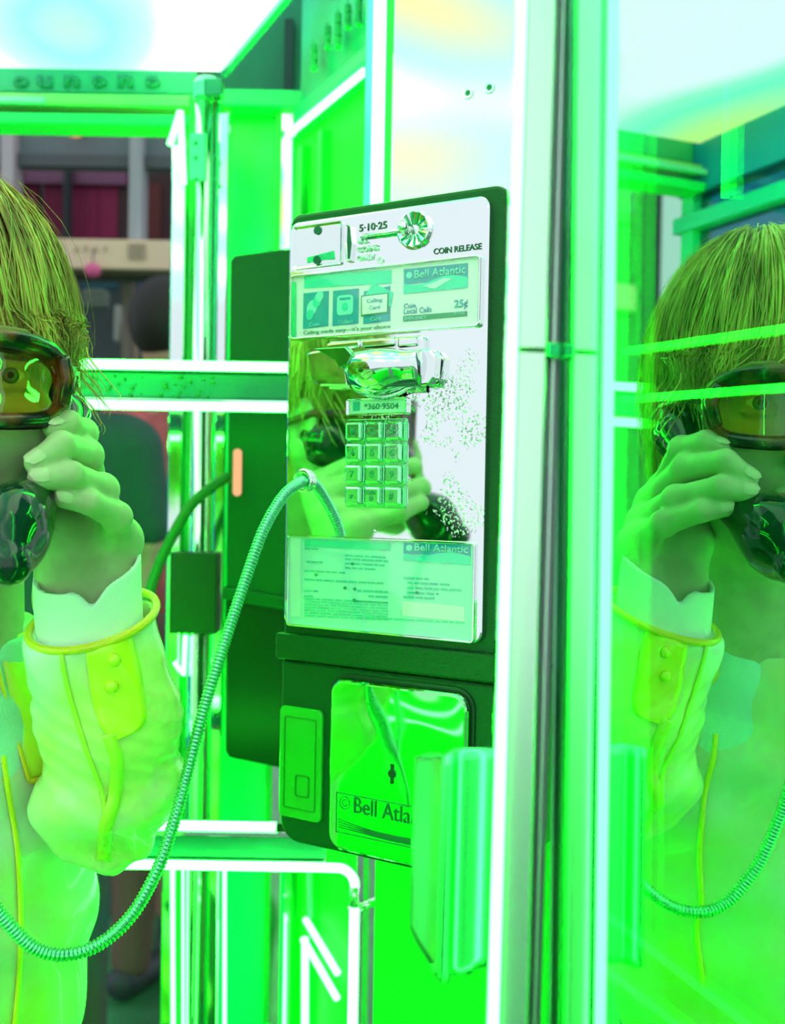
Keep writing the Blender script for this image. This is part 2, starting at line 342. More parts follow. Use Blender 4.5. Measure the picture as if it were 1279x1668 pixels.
# neon rails crossing the booth
Yr = 1.05
def sweep_rail(name, label, tubes, body, xend):
    t = thing(name, label, 'neon rail', (-.3, Yr, P(300, body[0], Yr).z))
    a = P(320, body[1], Yr); b = P(320, body[0], Yr)
    wpart(M().box((-.80, Yr+.004, a.z), (xend, Yr+.024, b.z)), 'rail_panel', mat('rail_panel', (.0005, .035, .10), .3, 0, col2=(.04, .12, .22), vscale=3.5, bump=.3, bscale=200), t, bevel=.003)
    wpart(M().box((-.80, Yr-.001, b.z), (xend, Yr+.026, b.z+.006)), 'rail_edge', CHROME, t, bevel=.001)
    wpart(M().box((-.80, Yr-.001, a.z-.006), (xend, Yr+.026, a.z)), 'rail_edge', CHROME, t, bevel=.001)
    for pts in tubes: wpart(M().tube(pts, .0047, 12), 'neon_tube', NEON, t, smooth=True)
    return t
def zr(py): return P(290, py, Yr-.005).z
railU = sweep_rail('neon_rail', 'upper pair of glowing neon tubes on a wet horizontal rail', [[(-.80, Yr-.005, zr(595)), (-.075, Yr-.005, zr(595))], [(-.80, Yr-.005, zr(661)), (-.075, Yr-.005, zr(661))]], (606, 650), -.07)
dm = M()
for k in range(46):
    px = random.uniform(118, 380); py = random.uniform(612, 648); c_ = P(px, py, Yr+.003); r_ = random.uniform(.0008, .0026)
    dm.lathe([(.1*r_, -.7*r_), (.7*r_, -.5*r_), (r_, 0)], (c_.x, Yr+.004, c_.z), 'y', 8)
d_ = wpart(dm, 'water_drops', mat('drop_green', (.001, .02, .015), .2), railU, smooth=True); d_['kind'] = 'stuff'
kx = P(578, 1450, Yr).x
corner = [Vector((kx-.03, Yr-.005, zr(1409)))] + [Vector((kx-.018+.018*math.sin(a), Yr-.005, zr(1409)-.018+.018*math.cos(a))) for a in [i*math.pi/16 for i in range(1, 9)]]
railL = sweep_rail('neon_rail', 'lower neon rail whose tube bends down under the payphone', [[(-.80, Yr-.005, zr(1344)), (-.11, Yr-.005, zr(1344))], [Vector((-.80, Yr-.005, zr(1409)))]+corner], (1362, 1400), kx-.03)
wpart(M().tube([corner[-1], corner[-1]-Vector((0, 0, .020))], .0050, 12), 'tube_socket', CHROME, railL, smooth=True)
wpart(M().tube([corner[-1]-Vector((0, 0, .020)), Vector((kx, Yr-.005, .1))], .0050, 12), 'neon_tube', NEON, railL, smooth=True)
c_ = P(590, 1472, Yr); wpart(M().tube([c_+Vector((-.012, 0, -.006)), c_+Vector((.014, -.01, .006))], .0045, 10), 'hook', CHROME, railL, smooth=True)

# upright neon tube beside the polished wall panel
tu = thing('upright_neon_tube', 'tall upright neon tube in a chrome channel above the payphone', 'neon tube', (P(618, 160, 1.0).x, 1.0, 1.6))
a = P(619, 20, 1.0); b = P(613, 330, 1.0)
wpart(M().tube([(a.x, 1.0, 2.3), (a.x, 1.0, 1.55)], .0062, 12), 'neon_tube', NEON, tu, smooth=True)
wpart(M().box((a.x-.013, 1.005, 1.5), (a.x-.006, 1.05, 2.3)), 'channel_side', mat('channel_teal', (.1, .8, .55), .15, .7), tu, bevel=.001)
wpart(M().box((a.x+.006, 1.0, 1.5), (a.x+.0125, 1.05, 2.3)), 'channel_side', GREEND, tu, bevel=.001)
wpart(M().box((a.x-.013, 1.05, 1.5), (a.x+.0125, 1.055, 2.3)), 'channel_back', CHROME, tu)

# polished wall panel that carries the telephone: parallel to its face, 15 cm behind it
OFF = -.15
px0 = LX(640, 150, OFF); wr = struct(face_frame(bpy.data.objects.new('wall_right', None))); COL.objects.link(wr)
zl = -.345
STEEL = mat('steel_panel', (.93, .95, .96), .16, 1.0, bump=.08, bscale=6)
M().box((px0, -OFF, zl), (.205, -OFF+.012, .80)).obj('steel_panel', STEEL, wr, bevel=.001)
M().box((px0-.006, -OFF+.001, -O.z+FZ), (.205, -OFF+.012, zl)).obj('green_panel', mat('kick_green', (.01, .88, .03), .5), wr, bevel=.001)
for (sx_, sy_) in ((763, 152), (798, 143)):
    x_, z_ = LP(sx_, sy_, OFF); s_ = M().lathe([(.0055, 0), (.0050, -.0012), (.0030, -.0012)], (x_, -OFF, z_), 'y', 20).obj('screw', CHROME, wr)
    M().lathe([(.0028, -.0014), (.0020, -.0016)], (x_, -OFF, z_), 'y', 12).obj('screw_socket', mat('dark_socket', (.01, .15, .08), .4), s_)

# near frame post on the right with its neon edge, and the pull handle
Yf = .45
fp = thing('frame_post', 'tall pale aluminium frame post with a white neon edge, right of the payphone', 'post', (P(885, 834, Yf).x, Yf, FZ))
def fx(px, Y=Yf): return P(px, 834, Y).x
Zb, Ze = .9, 2.15
prof = [(fx(838, .455), .455), (fx(842), .450), (fx(884), .450), (fx(889), .453), (fx(889, .462), .462), (fx(893, .464), .464), (fx(896, .456), .456), (fx(900, .456), .456), (fx(901, .466), .466), (fx(905, .467), .467), (fx(907, .460), .460), (fx(908, .460), .460), (fx(908, .456), .49), (fx(838, .455), .49)]
zj = P(900, 565, .44).z
wpart(M().vprism(prof, zj+.001, Ze), 'upper_profile', ALU, fp, bevel=.0004, bseg=1)
wpart(M().vprism(prof, FZ, zj-.001), 'lower_profile', ALU, fp, bevel=.0004, bseg=1)
wpart(M().box((fx(887), .448, zj-.003), (fx(908), .458, zj+.003)), 'joint_plate', mat('joint_dark', (.02, .35, .20), .3, .6), fp, bevel=.001)
wpart(M().tube([(fx(830, .446), .446, FZ), (fx(830, .446), .446, Ze)], .0024, 12), 'neon_tube', NEON, fp, smooth=True)
wpart(M().vprism([(fx(822, .45), .449), (fx(838, .452), .452), (fx(838, .47), .47), (fx(820, .48), .480), (fx(817, .465), .465)], FZ, Ze), 'channel', mat('channel_chrome', (.55, .95, .7), .12, 1.0), fp, bevel=.0005)
q = P(898, 412, .448); wpart(M().lathe([(.0018, 0), (.0014, -.001)], (q.x-.002, .452, q.z), 'y', 10), 'screw', mat('brass_screw', (.7, .5, .1), .3, .8), fp)
zt_, zb_ = P(770, 1218, .460).z, P(770, 1583, .460).z
hp = [(fx(x_+9, y_), y_) for x_, y_ in ((812, .459), (788, .458), (752, .456), (743, .451), (736, .448), (729, .450), (716, .459), (698, .468), (684, .475))]
hp = [(p.x, p.y) for p in curve_pts([(x_, y_, 0) for x_, y_ in hp], 4)]
hv = []; hf = []
nz_ = 22
for i in range(nz_+1):
    s = i/nz_; 
    for j, (x_, y_) in enumerate(hp):
        top = zt_ + (0 if j < 4 else 0); bot = zb_ - (.0 if j < 2 else .0)
        # round the free corners of the curved lip
        jj = j/4; e_ = max(0, (jj-3)/5.0); rd = .012*e_**2; lo = zb_+rd; hi = zt_-rd*.7
        if jj <= 1: lo = zb_+.003
        hv.append((x_, y_, lo+(hi-lo)*s))
n_ = len(hp)
for i in range(nz_):
    for j in range(n_-1): hf.append((i*n_+j, i*n_+j+1, (i+1)*n_+j+1, (i+1)*n_+j))
hm = M(); hm.add(hv, hf)
HGREEN = mat('handle_green_chrome', (.22, .85, .48), .2, 1.0)
ho = wpart(hm, 'pull_handle', HGREEN, fp, smooth=True); s_ = ho.modifiers.new('solid', 'SOLIDIFY'); s_.thickness = .0022; s_.offset = 0
ho['label'] = 'curved chrome pull handle'
for zz in (zt_-.03, zb_+.015): wpart(M().box((fx(792, .47), .466, zz), (fx(835, .47), .474, zz+.015)), 'handle_mount', HGREEN, fp)

fp.rotation_euler = (0, .009, 0); fp.location.x -= 1.277*.009+.0008

# pane that mirrors the caller and lets the next bay glow through
GN = Vector((math.cos(math.radians(11.5)), math.sin(math.radians(11.5)))); GD = Vector((-GN.y, GN.x)); G0 = Vector((.0598, .50))
g_a = G0 + GD*((.452-.50)/GD.y); g_b = G0 + GD*((.12-.50)/GD.y)
PANE = glassy('mirror_pane', .78, (.40, .95, .68), .004, (.50, .88, .66))
pane = struct(M().vprism([(g_b.x, g_b.y), (g_a.x, g_a.y), (g_a.x+GN.x*.003, g_a.y+GN.y*.003), (g_b.x+GN.x*.003, g_b.y+GN.y*.003)], FZ, 2.15).obj('window_1', PANE))

# next bay behind the pane: dark wall with neon rails
nb = struct(bpy.data.objects.new('wall_beyond', None)); COL.objects.link(nb)
R0 = Vector((.24, .817)); RD = Vector((-.433, .901)).normalized(); RN = Vector((.901, .433))
def ry(px):
    d = ray(px, 900); k = d.x/d.y; t = (k*R0.y-R0.x)/(RD.x-k*RD.y); return R0.y+RD.y*t
def rp(px, py): return P(px, py, ry(px))
def rbox(s0, s1, z0, z1, o0, o1, name, m):
    a = R0+RD*s0; b = R0+RD*s1; pts = [a+RN*o0, a+RN*o1, b+RN*o1, b+RN*o0]
    return M().vprism([(p.x, p.y) for p in pts], z0, z1).obj(name, m, nb)
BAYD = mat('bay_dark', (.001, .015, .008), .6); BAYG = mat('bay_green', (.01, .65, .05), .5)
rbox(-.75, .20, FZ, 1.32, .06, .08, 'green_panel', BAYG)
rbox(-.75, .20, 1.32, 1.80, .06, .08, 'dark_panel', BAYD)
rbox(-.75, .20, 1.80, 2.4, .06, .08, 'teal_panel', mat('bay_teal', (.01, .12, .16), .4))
for a_, b_q in (((1018, 572), (1420, 514)), ((1018, 650), (1420, 620)), ((983, 1487), (1300, 1734)), ((979, 1574), (1210, 1753)), ((990, 90), (1300, -50))):
    M().tube([rp(*a_), rp(*b_q)], .0032, 8).obj('neon_tube', NEON, nb, smooth=True)
M().tube([rp(1185, 12), rp(1181, 322)], .0030, 8).obj('neon_tube', NEON, nb, smooth=True)

# left side of the booth (out of frame, seen in the pane and the chrome): header, mullions, tinted panes, rails
lw = struct(bpy.data.objects.new('wall_left', None)); COL.objects.link(lw)
CY = mat('cyan_frame', (.005, .28, .70), .4); XL = -.80
M().box((XL-.04, .70, 1.99), (XL, 1.50, 2.075)).obj('header', CY, lw)
M().box((XL-.03, .70, 1.93), (XL+.01, 1.50, 1.955)).obj('transom', mat('cyan_bright', (.02, .55, .60), .3), lw)
for y_ in (.70, 1.09, 1.47): M().box((XL-.03, y_-.015, FZ), (XL+.005, y_+.015, 1.99)).obj('mullion', mat('mullion_green', (.02, .75, .35), .25, .3), lw)
M().box((XL-.03, .70, FZ), (XL, 1.50, .75)).obj('kick_panel', GREENP, lw)
M().box((XL-.03, -.60, FZ), (XL, .635, 1.20)).obj('added_half_panel', GREENP, lw)  # added out of frame so the vault door reflects green
BLUEG = glassy('blue_glass', .12, (.13, .42, .62), .02)
for i, (a, b) in enumerate(((.715, 1.075), (1.105, 1.455))):
    M().box((XL-.015, a, .75), (XL-.010, b, 1.99)).obj('pane', BLUEG, lw)
t2 = thing('side_neon_rail', 'neon rail on the left side wall, seen only in reflections', 'neon rail', (XL+.02, 1.0, 1.5))
for z_, ya in ((1.622, .70), (1.582, .70), (1.17, -.5), (1.13, -.5)): wpart(M().tube([(XL+.02, ya, z_), (XL+.02, 1.03, z_)], .0047, 8), 'neon_tube', NEON, t2, smooth=True)  # lower pair runs forward to light the added half panel
t3 = thing('fill_neon_tube', 'added upright neon tube for green fill light on the left jamb, seen only in reflections', 'neon tube', (XL, .66, FZ))
wpart(M().tube([(XL+.038, .66, FZ), (XL+.038, .66, 2.0)], .007, 8), 'neon_tube', NEON, t3, smooth=True)  # added tube, throws green fill light on the caller
wpart(M().box((XL-.05, .64, FZ), (XL+.005, .683, 2.07)), 'jamb', ALU, t3)

# second telephone behind, seen from its dark side
Yb = 1.28
sb = thing('second_payphone', 'dark payphone cabinet seen side-on behind the chrome payphone', 'payphone', tuple(P(418, 1250, Yb)))
def q2(px, py, Y=Yb): p = P(px, py, Y); return (p.x, p.z)
BK2 = mat('second_body', (.001, .07, .016), .3, spec=.2)
up_ = [q2(368, 900), q2(375, 425), q2(380, 416), q2(400, 413), q2(500, 400), q2(500, 985), q2(374, 962), q2(368, 955)]
wpart(M().prism(up_, Yb, Yb+.13), 'housing', BK2, sb, bevel=.003)
lo_ = [q2(366, 960), q2(500, 1000), q2(500, 1262), q2(372, 1236), q2(366, 1225)]
wpart(M().prism(lo_, Yb+.004, Yb+.13), 'lower_housing', mat('second_lower', (.001, .028, .006), .3, spec=.2), sb, bevel=.003)
a = q2(366, 968); wpart(M().prism([q2(364, 955), q2(500, 978), q2(500, 1000), q2(364, 976)], Yb-.004, Yb+.1), 'ridge', BK2, sb, bevel=.002)
a = P(379, 808, Yb-.003); b = P(394, 731, Yb-.003)
wpart(M().prism(rr(a.x, b.x, a.z, b.z, .005, 5), Yb-.004, Yb+.002), 'orange_glint', emitter('orange_glint_glow', (1.0, .55, .25), 1.0), sb)  # bright orange reflection on the housing, painted as a glowing slot
cp = curve_pts([P(372, 777, 1.26), P(345, 793, 1.24), P(310, 825, 1.22), P(280, 875, 1.2), P(255, 930, 1.18), P(242, 985, 1.16), P(252, 1060, 1.14), P(262, 1140, 1.13), P(262, 1260, 1.12)], 8)
tag(M().tube(cp, .0062, 10).obj('phone_cord', mat('green_cord', (.005, .12, .008), .35, spec=.3), smooth=True), 'green cord hanging from the second payphone behind the sleeve', 'cord')

# ================================================================== the chrome payphone
ph = thing('payphone', 'chrome-faced payphone with keypad, instruction cards and steel cord, at the centre', 'payphone', tuple(O), -ANG)
def chrome_face(name, color, speckle, wave=.05):
    m = bpy.data.materials.new(name); m.use_nodes = True; N = m.node_tree.nodes; Lk = m.node_tree.links; b = N['Principled BSDF']
    b.inputs['Base Color'].default_value = (*color, 1); b.inputs['Metallic'].default_value = 1; b.inputs['Roughness'].default_value = .035
    t = N.new('ShaderNodeTexCoord'); n1 = N.new('ShaderNodeTexNoise'); n1.inputs['Scale'].default_value = 14; n1.inputs['Detail'].default_value = 1; Lk.new(t.outputs['Object'], n1.inputs['Vector'])
    b1 = N.new('ShaderNodeBump'); b1.inputs['Strength'].default_value = wave; b1.inputs['Distance'].default_value = .01; Lk.new(n1.outputs['Fac'], b1.inputs['Height'])
    n2 = N.new('ShaderNodeTexNoise'); n2.inputs['Scale'].default_value = 420; n2.inputs['Detail'].default_value = 2; Lk.new(t.outputs['Object'], n2.inputs['Vector'])
    n3 = N.new('ShaderNodeTexNoise'); n3.inputs['Scale'].default_value = 22; n3.inputs['Detail'].default_value = 4; Lk.new(t.outputs['Object'], n3.inputs['Vector'])
    mk = N.new('ShaderNodeMapRange'); mk.inputs[1].default_value = .5; mk.inputs[2].default_value = .62; Lk.new(n3.outputs['Fac'], mk.inputs[0])
    sp = N.new('ShaderNodeMapRange'); sp.inputs[1].default_value = .56; sp.inputs[2].default_value = .68; Lk.new(n2.outputs['Fac'], sp.inputs[0])
    # wear sits around the keypad's right side
    vd = N.new('ShaderNodeVectorMath'); vd.operation = 'DISTANCE'; vd.inputs[1].default_value = (.138, 0, -.01); Lk.new(t.outputs['Object'], vd.inputs[0])
    dr = N.new('ShaderNodeMapRange'); dr.inputs[1].default_value = .03; dr.inputs[2].default_value = .075; dr.inputs[3].default_value = 1; dr.inputs[4].default_value = 0; Lk.new(vd.outputs['Value'], dr.inputs[0])
    mu = N.new('ShaderNodeMath'); mu.operation = 'MULTIPLY'; Lk.new(mk.outputs[0], mu.inputs[0]); Lk.new(sp.outputs[0], mu.inputs[1])
    mu2 = N.new('ShaderNodeMath'); mu2.operation = 'MULTIPLY'; Lk.new(mu.outputs[0], mu2.inputs[0]); Lk.new(dr.outputs[0], mu2.inputs[1])
    mr_ = N.new('ShaderNodeMapRange'); mr_.inputs[3].default_value = .035; mr_.inputs[4].default_value = .5; Lk.new(mu2.outputs[0], mr_.inputs[0]); Lk.new(mr_.outputs[0], b.inputs['Roughness'])
    b2 = N.new('ShaderNodeBump'); b2.inputs['Strength'].default_value = speckle; b2.inputs['Distance'].default_value = .001; Lk.new(mu2.outputs[0], b2.inputs['Height']); Lk.new(b1.outputs[0], b2.inputs['Normal'])
    Lk.new(b2.outputs[0], b.inputs['Normal']); return m
FACE = chrome_face('chrome_face', (.90, .95, .92), .9)
VAULT = chrome_face('chrome_vault', (.30, .92, .36), 0, .22)
mm = .001
M().prism(rr(-.0095, .187, -.186, .1755, (.004, .004, .012, .010)), .003, .149).obj('housing', BLACK, ph, bevel=.003)
M().prism(rr(-.0105, .187, -.3375, -.1885, (.020, .012, .003, .003)), .002, .149).obj('lower_housing', BLACK, ph, bevel=.004)
M().prism(rr(-.0135, .188, -.1875, -.166, .003), -.003, .149).obj('ridge', mat('ridge_enamel', (.002, .085, .012), .3, spec=.3, bump=.3, bscale=500), ph, bevel=.002)
M().prism(rr(-.0055, .1745, -.160, .1672, .009), -.0022, .004).obj('faceplate', FACE, ph, bevel=.0015, bseg=3)
def poly(name, pts, m, parent, y, th=.0003, off=0.0, bevel=0):
    q = [LP(*p, off) for p in pts]; a = sum(q[i][0]*q[(i+1) % len(q)][1]-q[(i+1) % len(q)][0]*q[i][1] for i in range(len(q)))
    if a < 0: q = q[::-1]
    return M().prism(q, y, y+th).obj(name, m, parent, bevel=bevel)
def fbox(px0, py0, px1, py1, r):           # rounded outline from two picture corners on the face
    x0, x1 = sorted((LX(px0, (py0+py1)/2), LX(px1, (py0+py1)/2))); xm = (px0+px1)/2
    z1, z0 = LZ(xm, py0), LZ(xm, py1); return rr(x0, x1, z0, z1, r)
INK = mat('ink_dark', (.005, .12, .05), .5); EDGEG = mat('edge_green', (.03, .55, .22), .2, .8)
# coin slot plate
cs0 = fbox(482, 367, 561, 436, .002); cs1 = fbox(486, 371, 558, 432, .0015)
cpz = M().ring(cs0, cs1, -.0042, -.002, -.0032).obj('coin_plate', CHROME, ph)
M().prism(cs1, -.0034, -.002).obj('plate_face', CHROME, cpz)
for (hx, hy) in ((522, 377), (521, 425)):
    x_, z_ = LP(hx, hy); M().lathe([(.0034, -.0046), (.0034, -.0030)], (x_, 0, z_), 'y', 18).obj('hole', mat('hole_dark', (.003, .10, .06), .5), cpz)
poly('latch_groove', [(505, 421), (548, 410), (550, 424), (532, 425), (505, 430)], EDGEG, cpz, -.0040, .0008)
sl0 = [LP(570, 369), LP(577, 370), LP(580, 398), LP(577, 427), LP(570, 428), LP(567, 398)][::-1]
sl1 = [LP(572, 371), LP(575, 372), LP(578, 398), LP(575, 424), LP(572, 424), LP(571, 398)][::-1]
so = M().ring(sl0, sl1, -.0062, -.002, -.0050).obj('coin_slot', CHROME, ph, bevel=.0003)
M().prism(sl1, -.0040, -.002).obj('slot_opening', mat('slot_dark', (.002, .14, .07), .4), so)
def ftext(name, body, px, py, ph_, pw, m, parent, y=-.0026, bold=.0, depth=.0003, sh=0.0):   # left/baseline pixel, height and width in pixels
    x_, z_ = LP(px, py); x2 = LX(px+pw, py); z2 = LZ(px, py-ph_)
    return text(name, body, m, parent, x_, y, z_, z2-z_, x2-x_, depth, bold, sh)
ftext('lettering', '5·10·25', 588, 379, 12, 45, INK, ph, bold=.02)
ftext('lettering', 'COIN RELEASE', 709, 416, 10, 78, INK, ph, bold=.02)
for b_t, yy, ww in (('U.S.', 399, 18), ('COINS', 413, 34), ('ONLY', 427, 28)): ftext('lettering', b_t, 586, yy, 9, ww, mat('emboss', (.8, .95, .92), .2, .8), ph, y=-.0034, bold=.03, depth=.0012)
# coin release: groove, pin and fluted cup
poly('release_groove', [(592, 383), (668, 373), (668, 383), (592, 392)], EDGEG, ph, -.0030, .0008)
x0_, z0_ = LP(594, 383); x1_, z1_ = LP(664, 376)
M().tube([(x0_, -.005, z0_-.0022), (x1_, -.007, z1_-.001)], .0015, 10).obj('release_lever', CHROME, ph, smooth=True)
cx_, cz_ = LP(679, 376)
cup = M(); v = []; f = []; ns = 28
for i, (r_, y_) in enumerate(((.0148, -.0024), (.0140, -.0060), (.0130, -.0064), (.0040, -.0030))):
    for k in range(ns):
        th = 2*math.pi*k/ns; q = r_*(1+(.0 if i < 2 else (.03 if k % 2 else -.03))); v.append((cx_+q*math.cos(th), y_-(0.0012 if (k % 2 and i == 3) else 0), cz_+q*math.sin(th)))
for i in range(3):
    for k in range(ns): f.append((i*ns+k, i*ns+(k+1) % ns, (i+1)*ns+(k+1) % ns, (i+1)*ns+k))
f.append(tuple(range(3*ns, 4*ns)))
cup.add(v, f); cupo = cup.obj('release_cup', CHROME, ph, fix=True)
for k in range(12):
    th = 2*math.pi*k/12+.1; a1, a2 = .0045, .0124
    M().tube([(cx_+a1*math.cos(th), -.0042, cz_+a1*math.sin(th)), (cx_+a2*math.cos(th), -.0070, cz_+a2*math.sin(th))], .0006, 6).obj('flute', mat('flute_green', (.02, .5, .2), .3, .6), cupo)
bx_, bz_ = LP(667, 374)
M().lathe([(.0005, -.0125), (.003, -.0118), (.0042, -.0095), (.0042, -.004)], (bx_, 0, bz_), 'y', 18).obj('release_pin', CHROME, ph, smooth=True)
rx_, rz_ = LP(623, 425); M().tube([(rx_+.0022*math.cos(a), -.0035, rz_+.0022*math.sin(a)) for a in [i*math.pi/6 for i in range(12)]], .0006, 6, closed=True).obj('lock_ring', CHROME, ph, smooth=True)

# upper instruction card in its frame
CARD = mat('card_white', (.97, .90, .97), .35, coat=.3); TEAL = mat('print_teal', (.02, .72, .58), .4, coat=.4); BLUE = mat('print_blue', (.01, .36, .52), .4, coat=.4); GRN = mat('print_green', (.01, .32, .14), .4)
WHT = mat('print_white', (.75, .95, .95), .4)
c1o = rr(-.0022, .1700, .0718, .1242, .004); c1i = rr(.0000, .1682, .0737, .1224, .003)
fr = M().ring(c1o, c1i, -.0062, -.002).obj('card_frame', CHROME, ph, bevel=.0006)
c1 = M().prism(c1i, -.0034, -.002).obj('instruction_card', CARD, ph); c1['label'] = 'white upper card with blue symbols and 25 cent price'
poly('frame_lip', [(480, 462), (487, 461), (487, 552), (478, 553)], mat('lip_green', (.05, .85, .4), .2, .5), fr, -.0055, .002)
Y1 = -.0039
PLEX = glassy('card_plastic', .05, (1, 1, 1), .03)
M().prism(c1i, -.0058, -.0054).obj('card_window', PLEX, fr)
poly('print_band', [(500, 450), (642, 441), (642, 463), (500, 471)], TEAL, c1, Y1)
for q in ([(499, 479), (540, 475), (539, 532), (498, 537)], [(547, 475), (589, 471), (588, 528), (546, 532)], [(597, 476), (640, 467), (640, 524), (596, 529)]): poly('print_box', q, BLUE, c1, Y1)
PAL = mat('print_pale', (.25, .85, .78), .4)
def disc(name, px, py, rpx, m, parent, y, ry=None, rot=0.0):
    x_, z_ = LP(px, py); r1 = (LX(px+rpx, py)-x_); r2 = (ry or rpx)/2.1*mm; n = 20
    pts = [(x_+r1*math.cos(t)*math.cos(rot)-r2*math.sin(t)*math.sin(rot), z_+r1*math.cos(t)*math.sin(rot)+r2*math.sin(t)*math.cos(rot)) for t in [2*math.pi*i/n for i in range(n)]]
    return M().prism(pts, y, y+.0003).obj(name, m, parent)
disc('print_coin', 513, 503, 8, PAL, c1, Y1-.0003, 14, -.4); disc('print_coin', 522, 491, 7, TEAL, c1, Y1-.0005, 12, -.4); disc('print_coin', 526, 484, 6, PAL, c1, Y1-.0007, 9, -.4); disc('print_coin', 510, 514, 6, TEAL, c1, Y1-.0006, 9, -.4)
M().prism(fbox(554, 482, 580, 514, .003), Y1-.0004, Y1).obj('print_phone', PAL, c1)
M().prism(fbox(558, 486, 576, 490, .001), Y1-.0007, Y1-.0003).obj('print_receiver', BLUE, c1); disc('print_dial', 567, 501, 5, TEAL, c1, Y1-.0007, 7)
poly('print_card_back', [(600, 482), (612, 462), (645, 478), (641, 500), (600, 500)], TEAL, c1, Y1-.0002)
poly('print_card_edge', [(593, 483), (638, 478), (637, 512), (593, 517)], GRN, c1, Y1-.0004)
poly('print_card', [(595, 485), (636, 480), (635, 509), (595, 514)], CARD, c1, Y1-.0007)
ftext('lettering', 'Calling', 603, 497, 8, 25, BLUE, c1, Y1-.0011); ftext('lettering', 'Card', 607, 506, 6, 17, BLUE, c1, Y1-.0011)
for s_, px, py, pw in (('Coin', 509, 533, 16), ('Collect', 556, 529, 24), ('Card', 608, 524, 17)): ftext('lettering', s_, px, py, 6, pw, PAL, c1, Y1-.0004)
ftext('lettering', "Calling made easy—it's your choice", 499, 548, 8, 141, GRN, c1, Y1, sh=.0)
def logo(x0, y0, x1, y1, s0, s1, parent, y, hh):
    # blue field, wavy teal lower field, lettering
    def at(u, v_): return (x0+(x1-x0)*u, (y0+s0*u)+((y1-y0)+(s1-s0)*u)*v_)
    n = 14
    poly('print_logo_field', [at(0, 0), at(1, 0), at(1, .62), at(0, .62)], BLUE, parent, y)
    top = [at(i/n, .55+.13*math.sin(i/n*2*math.pi+.2)*(1 if True else 0)) for i in range(n+1)]
    poly('print_logo_wave', [at(0, 1)]+top+[at(1, 1)], TEAL, parent, y-.0003)
    bx, by = at(.17, .42)
    ftext('lettering', 'Bell Atlantic', bx, by, hh, (x1-x0)*.80, PAL, parent, y-.0005, bold=.015)
    dx, dy = at(.09, .27); disc('print_emblem', dx, dy, 5, PAL, parent, y-.0005, 5)
    return at
at = logo(662, 440, 766, 480, -10, -10, c1, Y1, 13)
for k, (a_, b_q) in enumerate((((.35, .80), (.62, .55)), ((.38, .86), (.66, .58)), ((.30, .76), (.60, .62)))):
    p0, p1 = at(*a_), at(*b_q); poly('print_swoosh', [p0, (p1[0], p1[1]-1), (p1[0]+10, p1[1]-1), (p0[0]+12, p0[1]+1)], WHT, c1, Y1-.0006-.00005*k)
ftext('lettering', 'Coin', 662, 504, 8, 19, BLUE, c1, Y1, bold=.01); ftext('lettering', 'Local Calls', 662, 513, 9, 45, BLUE, c1, Y1, bold=.01); ftext('lettering', '25¢', 744, 506, 16, 22, BLUE, c1, Y1, bold=.02)
poly('print_bar', [(661, 516), (765, 508), (765, 516), (661, 525)], GRN, c1, Y1)
ftext('lettering', 'EMERGENCY', 664, 523, 5, 35, PAL, c1, Y1-.0004); ftext('lettering', '(free)', 743, 515, 5, 18, PAL, c1, Y1-.0004)

# receiver cradle
cr_ = M().prism(fbox(541, 553, 698, 632, .004), -.008, -.002).obj('cradle_base', CHROME, ph, bevel=.002, bseg=3); cr_['label'] = 'chrome receiver cradle with hooked prongs'
def lpb(pts, y0, y1, name, m=CHROME, parent=ph, bevel=.0018): 
    q = [LP(*p) for p in pts]; a = sum(q[i][0]*q[(i+1) % len(q)][1]-q[(i+1) % len(q)][0]*q[i][1] for i in range(len(q)))
    if a < 0: q = q[::-1]
    return M().prism(q, y0, y1).obj(name, m, parent, bevel=bevel, bseg=3)
lpb([(517, 580), (524, 577), (550, 572), (580, 590), (586, 632), (540, 632), (525, 622)], -.016, -.006, 'left_prong', parent=cr_)
lpb([(700, 570), (716, 572), (725, 584), (722, 618), (713, 630), (698, 632)], -.014, -.004, 'right_prong', parent=cr_)
# rolled hook: a half barrel bulging out of the base
hk = M(); v = []; f = []; ncol = 16; pr = [(-.0285, 0), (-.024, -.012), (-.016, -.020), (-.006, -.024), (.004, -.024), (.010, -.019), (.013, -.008)]
xa_, xb_ = LX(588, 605), LX(700, 605); zc_ = LZ(640, 598)
for i in range(ncol+1):
    s = i/ncol; x_ = xa_+(xb_-xa_)*s; k_ = .80+.20*math.sin(math.pi*min(1, s*1.3))
    for (dz, dy) in pr: v.append((x_, -.004+dy*k_, zc_-.004+dz*k_*.95+.005))
np_ = len(pr)
for i in range(ncol):
    for j in range(np_-1): f.append((i*np_+j, i*np_+j+1, (i+1)*np_+j+1, (i+1)*np_+j))
f += [tuple(range(np_)), tuple(range((ncol+1)*np_-1, ncol*np_-1, -1))]
hk.add(v, f); ho_ = hk.obj('hook', CHROME, cr_, smooth=True)
lpb([(541, 574), (592, 571), (604, 584), (596, 600), (583, 606), (575, 592)], -.026, -.018, 'hook_blade', mat('blade', (.15, .6, .25), .1, 1.0), cr_, .001)
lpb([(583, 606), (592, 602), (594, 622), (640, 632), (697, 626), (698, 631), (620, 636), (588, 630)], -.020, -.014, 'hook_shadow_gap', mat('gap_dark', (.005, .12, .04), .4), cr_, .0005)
lpb([(543, 562), (598, 556), (598, 568), (543, 574)], -.0105, -.006, 'top_lip', parent=cr_); lpb([(602, 556), (654, 552), (654, 566), (602, 570)], -.0105, -.006, 'top_lip', parent=cr_); lpb([(658, 552), (690, 551), (690, 566), (658, 569)], -.0105, -.006, 'top_lip', parent=cr_)
